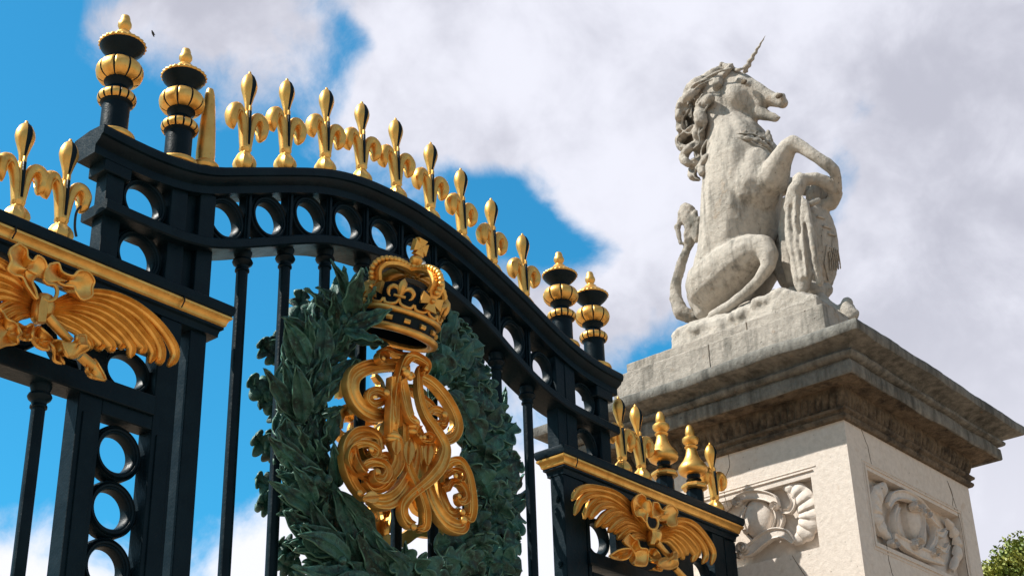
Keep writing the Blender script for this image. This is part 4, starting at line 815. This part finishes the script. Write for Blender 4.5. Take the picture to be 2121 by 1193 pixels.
def cart(faceY, boss, wings, straps, scrolls, name):
    m = MB(); K = 1/2.157/200; face = PY0 if faceY else PX0
    P_ = (lambda x, y, d_: at(*c5(x, y), PY0+d_)) if faceY else (lambda x, y, d_: atx(*c5(x, y), PX0+d_)); hint = (0, 1, 0) if faceY else (1, 0, 0)
    for x, y, rx, rz in boss:
        c = P_(x, y, .07); ball(m, c, 1, 20, ((rx*K, .075, rz*K) if faceY else (.075, rx*K, rz*K))); c = P_(x, y, .075); rows = []
        for q in range(40):
            a = q*math.pi/20; e = [((rx*K*f)*math.cos(a), (rz*K*f)*math.sin(a), d_) for f, d_ in ((1.02, .03), (1.06, -.02), (1.14, -.03), (1.20, .01), (1.2, .04))]
            rows.append([c+(Vector((u, w_, v)) if faceY else Vector((w_, u, v))) for u, v, w_ in e])
        m.grid(rows, closed_u=True)
    for pts, w, lobes in wings: scallop(m, P_, pts, w, .04, hint, K, lobes)
    for pts, w, d_ in straps:
        P = cr(pts, 7); n = len(P); m.band([P_(x, y, d_) for x, y in P], [float(np.interp(i/(n-1), np.linspace(0, 1, len(w)), w))*K for i in range(n)], STR, .032, ydir=hint)
    for x, y, r, sgn, d_ in scrolls:                # volutes
        pts = []; 
        for q in range(34):
            a = sgn*q*.42; rr = r*(1-q/36); pts.append((x+rr*math.cos(a), y+rr*math.sin(a)*1.05))
        m.band([P_(a, b, d_-.0012*i) for i, (a, b) in enumerate(pts)], [r*.20*K*(1-.4*i/34) for i in range(34)], STR, .035, ydir=hint); ball(m, P_(x, y, d_-.045), r*.22*K, 8)
    return m.obj(name, 'pale_portland_stone', pil, 40)
cart(True, [(975, 955, 66, 84)],
     [([(852, 790), (815, 835), (808, 895), (828, 965), (872, 1030)], [20, 38, 44, 36, 10], 7), ([(1120, 935), (1160, 1000), (1178, 1080), (1150, 1168)], [8, 24, 26, 10], 5)],
     [([(862, 875), (885, 838), (935, 832), (1000, 868), (1052, 930), (1088, 970)], [12, 18, 20, 20, 18, 10], .01), ([(905, 880), (888, 930), (900, 1000), (945, 1045)], [10, 13, 13, 9], .03), ([(1020, 905), (1062, 965), (1066, 1030), (1035, 1085)], [9, 13, 13, 9], .03),
      ([(890, 1015), (935, 1050), (1000, 1085), (1060, 1110), (1110, 1135)], [14, 24, 26, 22, 10], .01), ([(1000, 880), (1016, 950), (1010, 1030)], [6, 8, 6], -.005), ([(1068, 1000), (1100, 1010), (1120, 985)], [9, 13, 8], .03), ([(1075, 1060), (1110, 1080), (1130, 1050)], [9, 12, 8], .03)],
     [(990, 878, 26, 1, .0), (1030, 912, 20, 1, .0), (990, 1052, 26, -1, .0), (1070, 1090, 20, -1, .01), (885, 1045, 20, 1, .02)], 'front_cartouche')
cart(False, [(285, 935, 62, 78)],
     [([(395, 790), (455, 812), (495, 868), (510, 930), (488, 995), (440, 1048)], [12, 34, 42, 44, 38, 10], 8), ([(160, 862), (95, 900), (62, 980), (100, 1055), (160, 1100)], [12, 28, 32, 28, 12], 5)],
     [([(175, 870), (215, 838), (280, 830), (345, 848), (368, 885)], [12, 17, 19, 18, 11], .01), ([(372, 892), (385, 940), (372, 985)], [9, 13, 9], .04), ([(420, 820), (442, 860), (425, 900), (392, 905)], [7, 12, 12, 8], .03), ([(225, 880), (205, 935), (230, 1000)], [9, 12, 9], .03),
      ([(190, 1085), (245, 1075), (300, 1030), (350, 1003), (400, 1005), (438, 1040)], [16, 25, 25, 22, 18, 8], .01), ([(345, 880), (358, 930), (338, 985)], [6, 9, 6], .03)],
     [(212, 1066, 28, 1, .0), (355, 880, 18, -1, .01), (190, 862, 20, -1, .01), (200, 1100, 16, 1, .0)], 'side_cartouche')
# ================================================================ UNICORN
uni = root('unicorn_statue', 'weathered stone unicorn rearing on top of the pillar, gripping a carved shield', 'statue', (12.05, 6.75, 7.67))
def seg_caps(bm, P, hemi=10):
    """chain of tapered capsules; P [(Vector, r)] -> overlapping icospheres joined later by a voxel remesh"""
    for i in range(len(P)-1):
        (a, ra), (b, rb) = P[i], P[i+1]; L = (b-a).length; st = max(1, int(L/(max(min(ra, rb), .012)*(.28 if min(ra, rb) < .1 else .12))))
        for k in range(st+1):
            t = k/st; c = a.lerp(b, t); r = ra+(rb-ra)*t
            bmesh.ops.create_icosphere(bm, subdivisions=2 if r > .05 else 1, radius=r, matrix=Matrix.Translation(c))
def ell(bm, c, r3, rot=None):
    M_ = Matrix.Translation(c) @ (rot or Matrix.Identity(4)) @ Matrix.Diagonal((*r3, 1)); bmesh.ops.create_icosphere(bm, subdivisions=3, radius=1, matrix=M_)
KP = 205.0
def U(px, py, X, rpx): return (atx(px, py, X), rpx/KP)
def stone(bm, name, mat, parent, vox=.022, smooth=5, amp=.02, sc=.12, amp2=.0):
    me = bpy.data.meshes.new(name); off = OFF[parent.name]
    bmesh.ops.translate(bm, verts=bm.verts, vec=-off); bm.to_mesh(me); bm.free()
    me.materials.append(MAT[mat]); o = bpy.data.objects.new(name, me); S.collection.objects.link(o); o.parent = parent; OFF[o.name] = off
    r = o.modifiers.new('remesh', 'REMESH'); r.mode = 'VOXEL'; r.voxel_size = vox; r.use_smooth_shade = True
    s_ = o.modifiers.new('smooth', 'SMOOTH'); s_.iterations = smooth; s_.factor = .5
    for q, (a_, b_) in enumerate(((amp, sc), (amp2, sc*.35))):
        if a_:
            t = bpy.data.textures.new('erosion', 'CLOUDS'); t.noise_scale = b_; t.noise_depth = 3
            d_ = o.modifiers.new('erode', 'DISPLACE'); d_.texture = t; d_.strength = a_; d_.mid_level = .5; d_.texture_coords = 'LOCAL'
    return o
XM = 12.0
B = bmesh.new()
for ch in [
    [U(1480, 608, XM, 60), U(1500, 575, XM, 72), U(1524, 520, XM, 82), U(1534, 460, XM, 88), U(1537, 400, XM, 88), U(1536, 350, XM, 84), U(1530, 310, XM, 70), U(1514, 275, XM, 55), U(1500, 245, XM, 50), U(1490, 210, XM, 48), U(1492, 180, XM, 38)],  # trunk, neck
    [U(1560, 400, XM-.12, 62), U(1568, 350, XM-.08, 52), U(1584, 330, XM-.02, 38), U(1570, 308, XM, 36), U(1540, 282, XM, 32)],
    [U(1496, 178, XM, 36), U(1518, 178, XM, 37), U(1540, 187, XM, 34), U(1562, 195, XM, 28), U(1582, 201, XM, 21), U(1600, 207, XM, 16), U(1614, 210, XM, 14), U(1621, 214, XM, 13)],  # skull, muzzle
    [U(1508, 203, XM-.02, 40), U(1530, 208, XM-.05, 37), U(1548, 222, XM-.02, 25), U(1562, 232, XM, 19), U(1578, 236, XM, 15), U(1592, 241, XM, 11.5), U(1604, 244, XM, 10)],
    [U(1556, 214, XM, 24), U(1574, 217, XM, 18)], [U(1612, 200, XM-.04, 9), U(1622, 199, XM-.03, 7)],   # cheek, jaw
    [U(1600, 372, XM-.20, 36), U(1614, 338, XM-.26, 26), U(1630, 308, XM-.28, 20), U(1642, 297, XM-.28, 18), U(1662, 306, XM-.27, 14), U(1690, 325, XM-.25, 12.5), U(1712, 340, XM-.2, 14), U(1727, 352, XM-.16, 12.5), U(1733, 372, XM-.1, 11), U(1733, 392, XM-.05, 12)],  # raised foreleg
    [U(1600, 385, XM+.28, 30), U(1640, 385, XM+.3, 18), U(1680, 395, XM+.3, 14), U(1715, 405, XM+.2, 12), U(1728, 412, XM+.15, 12)],   # far foreleg
    [U(1478, 590, XM-.16, 60), U(1515, 556, XM-.22, 54), U(1550, 526, XM-.28, 42), U(1580, 512, XM-.32, 26), U(1592, 528, XM-.34, 21), U(1592, 550, XM-.36, 15), U(1570, 582, XM-.37, 11.5), U(1542, 609, XM-.38, 11.5), U(1514, 632, XM-.40, 12), U(1494, 645, XM-.42, 13), U(1474, 654, XM-.44, 10)],   # near hind leg
    [U(1500, 600, XM+.25, 50), U(1560, 560, XM+.3, 40), U(1600, 560, XM+.3, 20), U(1585, 600, XM+.3, 12), U(1560, 625, XM+.3, 12)],
    [U(1475, 625, XM-.05, 38), U(1465, 640, XM-.1, 30)],
]: seg_caps(B, ch)
# brow, lips, nostril rim, gullet
for (x, y, X, r) in ((1532, 166, XM-.15, 9), (1546, 172, XM-.13, 8), (1608, 196, XM-.07, 6), (1618, 201, XM-.06, 7), (1626, 212, XM-.03, 6), (1605, 247, XM, 8), (1612, 243, XM, 5)): seg_caps(B, [U(x, y, X, r), U(x+2, y+1, X, r)])
body = stone(B, 'body', 'carved_statue_stone', uni, .018, 5, .008, .25, .010)
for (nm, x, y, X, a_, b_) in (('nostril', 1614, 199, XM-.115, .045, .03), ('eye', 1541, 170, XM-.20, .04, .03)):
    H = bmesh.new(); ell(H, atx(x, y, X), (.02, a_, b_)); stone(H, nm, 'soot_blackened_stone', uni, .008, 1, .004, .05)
H = bmesh.new(); hp = []
for k in range(56):
    t = k/55; a = t*math.pi*11; c = Vector(atx(1543, 146, XM)).lerp(atx(1585, 75, XM), t); r = (.030*(1-t)+.006)
    e = (ca*math.cos(a)+cb_*math.sin(a))*r*.24; hp.append((c+e, r))
seg_caps(H, hp); stone(H, 'horn', 'lichened_statue_stone', uni, .007, 0, .003, .05)
M_ = bmesh.new(); rnd = random.Random(5)
# each lock: (photo points, half width px)
locks = [([(1512, 142), (1485, 150), (1458, 165), (1440, 180)], 12), ([(1470, 165), (1445, 175), (1428, 192), (1420, 215)], 15), ([(1445, 185), (1422, 205), (1408, 230), (1404, 250)], 11), ([(1455, 195), (1440, 215), (1446, 238), (1436, 250)], 13),
         ([(1425, 225), (1412, 245), (1410, 268), (1426, 276), (1436, 262)], 10), ([(1470, 205), (1452, 230), (1452, 258), (1442, 275)], 14), ([(1440, 262), (1420, 278), (1408, 292), (1416, 308), (1432, 302)], 11), ([(1462, 250), (1448, 272), (1450, 295), (1438, 308)], 14),
         ([(1440, 298), (1424, 312), (1416, 328), (1426, 340), (1438, 330)], 10), ([(1462, 290), (1450, 312), (1452, 335), (1440, 345)], 13), ([(1446, 335), (1436, 350), (1434, 366), (1446, 372)], 10), ([(1466, 325), (1455, 345), (1454, 362)], 11),
         ([(1494, 132), (1500, 136), (1512, 140), (1526, 146), (1540, 142)], 5.5), ([(1500, 150), (1488, 170), (1482, 195), (1470, 215)], 10), ([(1410, 205), (1404, 222), (1402, 240)], 6), ([(1480, 160), (1468, 185), (1470, 210)], 9)]
seg_caps(M_, [U(1424, 205, XM, 13), U(1419, 240, XM, 14), U(1420, 270, XM, 13), U(1426, 310, XM, 11)])
seg_caps(M_, [U(1478, 165, XM, 24), U(1450, 190, XM, 26), U(1440, 225, XM, 24), U(1444, 270, XM, 20), U(1452, 310, XM, 18), U(1462, 350, XM, 16)])
for k, (L, wd) in enumerate(locks):
    for dX, sc_ in ((-.10-.08*(k % 3), 1), (.10, .9)):
        P = cr(L, 4); n = len(P)
        seg_caps(M_, [U(x, y, XM+dX+.05*math.sin(i*.9+k), max(3.5, 1.2*wd*(.75+.35*math.sin(i/n*3)-.45*i/n))*sc_) for i, (x, y) in enumerate(P)])
seg_caps(M_, [U(1500, 156, XM-.17, 8), U(1508, 144, XM-.17, 9), U(1516, 134, XM-.15, 4)])     # ear
for k in range(16):                                     # ridges combed along the locks
    (L, wd) = locks[k % 12]; P = cr(L, 3); o_ = rnd.uniform(-.6, .6)*wd
    seg_caps(M_, [U(x+o_, y+o_*.3, XM-.26-.05*(k % 2), 2.6) for x, y in P])
stone(M_, 'mane', 'lichened_statue_stone', uni, .011, 1, .018, .08, .008)
C_ = bmesh.new()
cp = cr([(1466, 316), (1488, 300), (1520, 288), (1558, 288), (1586, 300), (1602, 320)], 5)
seg_caps(C_, [U(x, y, XM-.31+.55*((i/len(cp)-.35)**2), 5) for i, (x, y) in enumerate(cp)])
seg_caps(C_, [U(x, y-10, XM-.30+.55*((i/len(cp)-.35)**2), 3) for i, (x, y) in enumerate(cp)])
for i in range(1, len(cp)-1, 3):
    x, y = cp[i]; X = XM-.27+.55*((i/len(cp)-.35)**2); seg_caps(C_, [U(x, y-9, X, 6), U(x+2, y-15, X, 4)])
for (x, y) in ((1560, 274), (1572, 279), (1590, 278), (1594, 286)): seg_caps(C_, [U(x, y+4, XM-.05, 8), U(x+1, y-4, XM-.05, 5)])
stone(C_, 'coronet_collar', 'lichened_statue_stone', uni, .013, 1, .03, .06)
T_ = bmesh.new()
seg_caps(T_, [U(1470, 650, XM+.05, 16), U(1435, 658, XM, 15), U(1412, 648, XM-.05, 17), U(1399, 618, XM-.05, 14), U(1400, 585, XM-.05, 12), U(1411, 548, XM-.05, 11), U(1425, 512, XM-.05, 10), U(1434, 490, XM-.05, 13), U(1433, 465, XM-.05, 18), U(1424, 442, XM-.05, 20), U(1420, 434, XM-.05, 15)])
for (a, b) in (((1440, 440), (1438, 495)), ((1410, 440), (1404, 482)), ((1402, 470), (1410, 505)), ((1448, 455), (1442, 500)), ((1424, 440), (1420, 500))): seg_caps(T_, [U(*a, XM-.1, 8), U(*b, XM-.1, 5)])
stone(T_, 'tail', 'lichened_statue_stone', uni, .013, 3, .02, .09, .01)
# shield and drapery
s1 = bmesh.new()
tilt = Matrix.Rotation(R_(6), 4, 'X') @ Matrix.Rotation(R_(14), 4, 'Z')
SC_ = atx(1690, 512, 12.08); SR = (.36, .21, .50)
ell(s1, SC_, SR, tilt)
seg_caps(s1, [U(1660, 374, XM-.30, 15), U(1648, 396, XM-.34, 17), U(1640, 430, XM-.32, 17)])
for (x, y, ry, rz) in ((1651, 475, .13, .42), (1660, 540, .12, .36)): ell(s1, atx(x, y, XM-.30), (.085, ry, rz), Matrix.Rotation(R_(4), 4, 'X'))
for (q, w_) in ((-12, 3.2), (2, 4), (15, 3.2)): seg_caps(s1, [U(1647+q, 405, XM-.385, w_), U(1644+q*1.1, 450, XM-.395, w_+1), U(1649+q, 510, XM-.395, w_+1), U(1659+q*.8, 575, XM-.375, w_)])
seg_caps(s1, [U(1634, 420, XM-.05, 16), U(1628, 480, XM, 16), U(1634, 540, XM, 16), U(1645, 580, XM, 16)])
seg_caps(s1, [U(1655, 374, XM-.26, 14), U(1690, 370, XM-.2, 13), U(1718, 382, XM-.1, 15), U(1732, 402, XM, 14), U(1722, 422, XM+.05, 14), U(1690, 430, XM, 14)])
seg_caps(s1, [U(1700, 390, XM+.1, 22), U(1690, 410, XM+.1, 22)])
seg_caps(s1, [U(1668, 418, XM-.36, 7), U(1678, 470, XM-.38, 8), U(1688, 530, XM-.36, 8), U(1698, 585, XM-.26, 10)])
seg_caps(s1, [U(1622, 500, XM+.2, 18), U(1618, 560, XM+.25, 18), U(1630, 590, XM+.2, 14)])
seg_caps(s1, [U(1668, 600, XM-.1, 22), U(1690, 610, XM-.05, 24), U(1712, 600, XM, 14)])
seg_caps(s1, [U(1652, 372, XM-.3, 12), U(1656, 362, XM-.28, 8)])
seg_caps(s1, [U(1680, 422, XM-.28, 9), U(1694, 416, XM-.24, 8)])
stone(s1, 'shield', 'carved_statue_stone', uni, .015, 3, .016, .16, .014)
Mi = (Matrix.Translation(SC_) @ tilt @ Matrix.Diagonal((*SR, 1))).inverted()
def on_shield(px, py, out=.012):
    o_ = Mi @ CAM; d_ = Mi.to_3x3() @ ray(px, py); a = d_.dot(d_); b = 2*o_.dot(d_); c = o_.dot(o_)-1; q = b*b-4*a*c
    if q < 0: q = 0
    t = (-b-math.sqrt(q))/(2*a); p = CAM+ray(px, py)*t; return p+(p-SC_).normalized()*out
fl = bmesh.new()
for i in range(6):
    x = 1718+i*4.0; seg_caps(fl, [(on_shield(x-5, 508+i*2), .011), (on_shield(x, 535+i*2), .011), (on_shield(x+1, 560-i), .010)])
seg_caps(fl, [(on_shield(1712, 512), .014), (on_shield(1708, 545), .014), (on_shield(1716, 580), .012)])
for (x, y) in ((1700, 450), (1712, 470), (1722, 485)): seg_caps(fl, [(on_shield(x-6, y), .018), (on_shield(x+8, y+5), .014)])
stone(fl, 'shield_charges', 'carved_statue_stone', uni, .009, 1, .004, .05)
# rough rock base: a mound lofted across the block
rb = bmesh.new(); rnd = random.Random(9)
near = [(1389, 716), (1390, 694), (1402, 684), (1430, 674), (1470, 662), (1510, 651), (1550, 636), (1580, 618), (1598, 600), (1618, 596), (1650, 604), (1688, 613)]
P0 = [atx(x, y, 11.24) for x, y in near]; rows = []
mid = [atx(x, y, 11.75) for x, y in [(1392, 700), (1396, 686), (1408, 676), (1432, 668), (1470, 652), (1510, 640), (1550, 628), (1580, 614), (1600, 600), (1622, 600), (1652, 606), (1690, 618)]]
for (X, base, up) in ((11.22, P0, .0), (11.26, P0, 1.0), (11.5, [a.lerp(b, .5) for a, b in zip(P0, mid)], 1.0), (11.75, mid, 1), (12.1, mid, 1.02), (12.7, mid, .95), (12.9, P0, .8), (12.92, P0, 0)):
    rows.append([Vector((X, P0[0].y+.02, 7.66))]+[Vector((X, b.y, 7.66+max(.0, (b.z-7.66))*up+rnd.uniform(-.02, .02)*up)) for b in base]+[Vector((X, P0[-1].y-.02, 7.66))])
nv = len(rows[0]); vs = [[rb.verts.new(p) for p in r] for r in rows]
for i in range(len(rows)-1):
    for j in range(nv): rb.faces.new((vs[i][j], vs[i][(j+1) % nv], vs[i+1][(j+1) % nv], vs[i+1][j]))
rb.faces.new(vs[0][::-1]); rb.faces.new(vs[-1]); bmesh.ops.recalc_face_normals(rb, faces=rb.faces)
for (a, b, r0, r1) in (((1645, 612), (1700, 635), 20, 16), ((1700, 635), (1742, 650), 18, 12), ((1752, 642), (1764, 652), 17, 15), ((1754, 628), (1748, 640), 12, 12), ((1700, 620), (1725, 640), 15, 12)): seg_caps(rb, [U(*a, 11.9, r0), U(*b, 11.9, r1)])
for k in range(14):
    x = rnd.uniform(1400, 1660); y = np.interp(x, [p[0] for p in near], [p[1] for p in near]); seg_caps(rb, [(atx(x, y+rnd.uniform(0, 14), 11.27), rnd.uniform(.02, .06)), (atx(x+rnd.uniform(-14, 14), y+rnd.uniform(6, 20), 11.27), rnd.uniform(.02, .06))])
stone(rb, 'rock_base', 'carved_statue_stone', uni, .02, 4, .045, .16, .02)
# ================================================================ TREE and BIRD
def tree():
    c = atx(2140, 1235, 46); c = Vector((46, c.y, c.z)); base = Vector((c.x+1, c.y+1, 0))
    tr = root('broadleaf_tree', 'leafy green and yellowing tree top behind the pillar at the bottom right', 'tree', base)
    m = MB(); rnd = random.Random(2)
    m.tube([base, base+Vector((.2, 0, 5)), c+Vector((0, 0, -1))], [.45, .34, .15], 12)
    for k in range(14):
        a = rnd.uniform(0, 6.28); e = c+Vector((math.cos(a)*3, math.sin(a)*3, rnd.uniform(-2, 1.5))); m.tube([base+Vector((.2, 0, 6)), (base+e)/2+Vector((0, 0, 4)), e], [.16, .09, .02], 6)
    m.obj('trunk', 'bark', tr, 50)
    f = MB()
    lumps = [(c+Vector((rnd.gauss(.8, 1.2), rnd.gauss(-1.2, 1.2), rnd.gauss(-2.4, .7))), rnd.uniform(.5, 1.0)) for _ in range(60)]
    for (x, y, r) in ((2050, 1180, .45), (2072, 1168, .4), (2062, 1195, .6), (2100, 1150, .6), (2118, 1140, .7), (2105, 1175, .8), (2085, 1190, .7), (2130, 1160, .9), (2045, 1195, .4)):
        lumps += [(atx(x, y+20, 46+rnd.uniform(-1, 1)), r)]*2
    for p, r in lumps:
        for _ in range(int(1700*r*r)):
            d = Vector((rnd.gauss(0, 1), rnd.gauss(0, 1), rnd.gauss(0, 1))).normalized(); q = p+d*r*(rnd.uniform(.5, 1.05) if rnd.random() < .85 else rnd.uniform(1.05, 1.4))
            n_ = Vector((rnd.gauss(0, 1), rnd.gauss(0, 1), rnd.gauss(.6, 1))).normalized(); a = n_.orthogonal().normalized()*rnd.uniform(.05, .10); b = n_.cross(a)*.6
            f.add([q-a, q-b*.8, q+a, q+b*.8], [(0, 1, 2, 3)])
    f.obj('crown', 'leaf_green', tr, 0)
tree()
p = CAM+ray(317, 70).normalized()*26
bd = MB(); bd.tube([p+Vector((-.03, 0, .045)), p, p+Vector((.04, .02, -.04))], [.008, .022, .006], 8); bd.add([p+Vector((0, 0, .02)), p+Vector((.03, .03, .05)), p+Vector((.05, .0, -.01)), p+Vector((0, 0, -.02))], [(0, 1, 2, 3)])
bd = bd.obj('bird', 'bird_dark', None, 60); bd['label'] = 'tiny dark bird flying in the sky beside the top left finial'; bd['category'] = 'bird'
for o in [o for o in S.objects if o.type == 'EMPTY' and not o.children]: bpy.data.objects.remove(o)
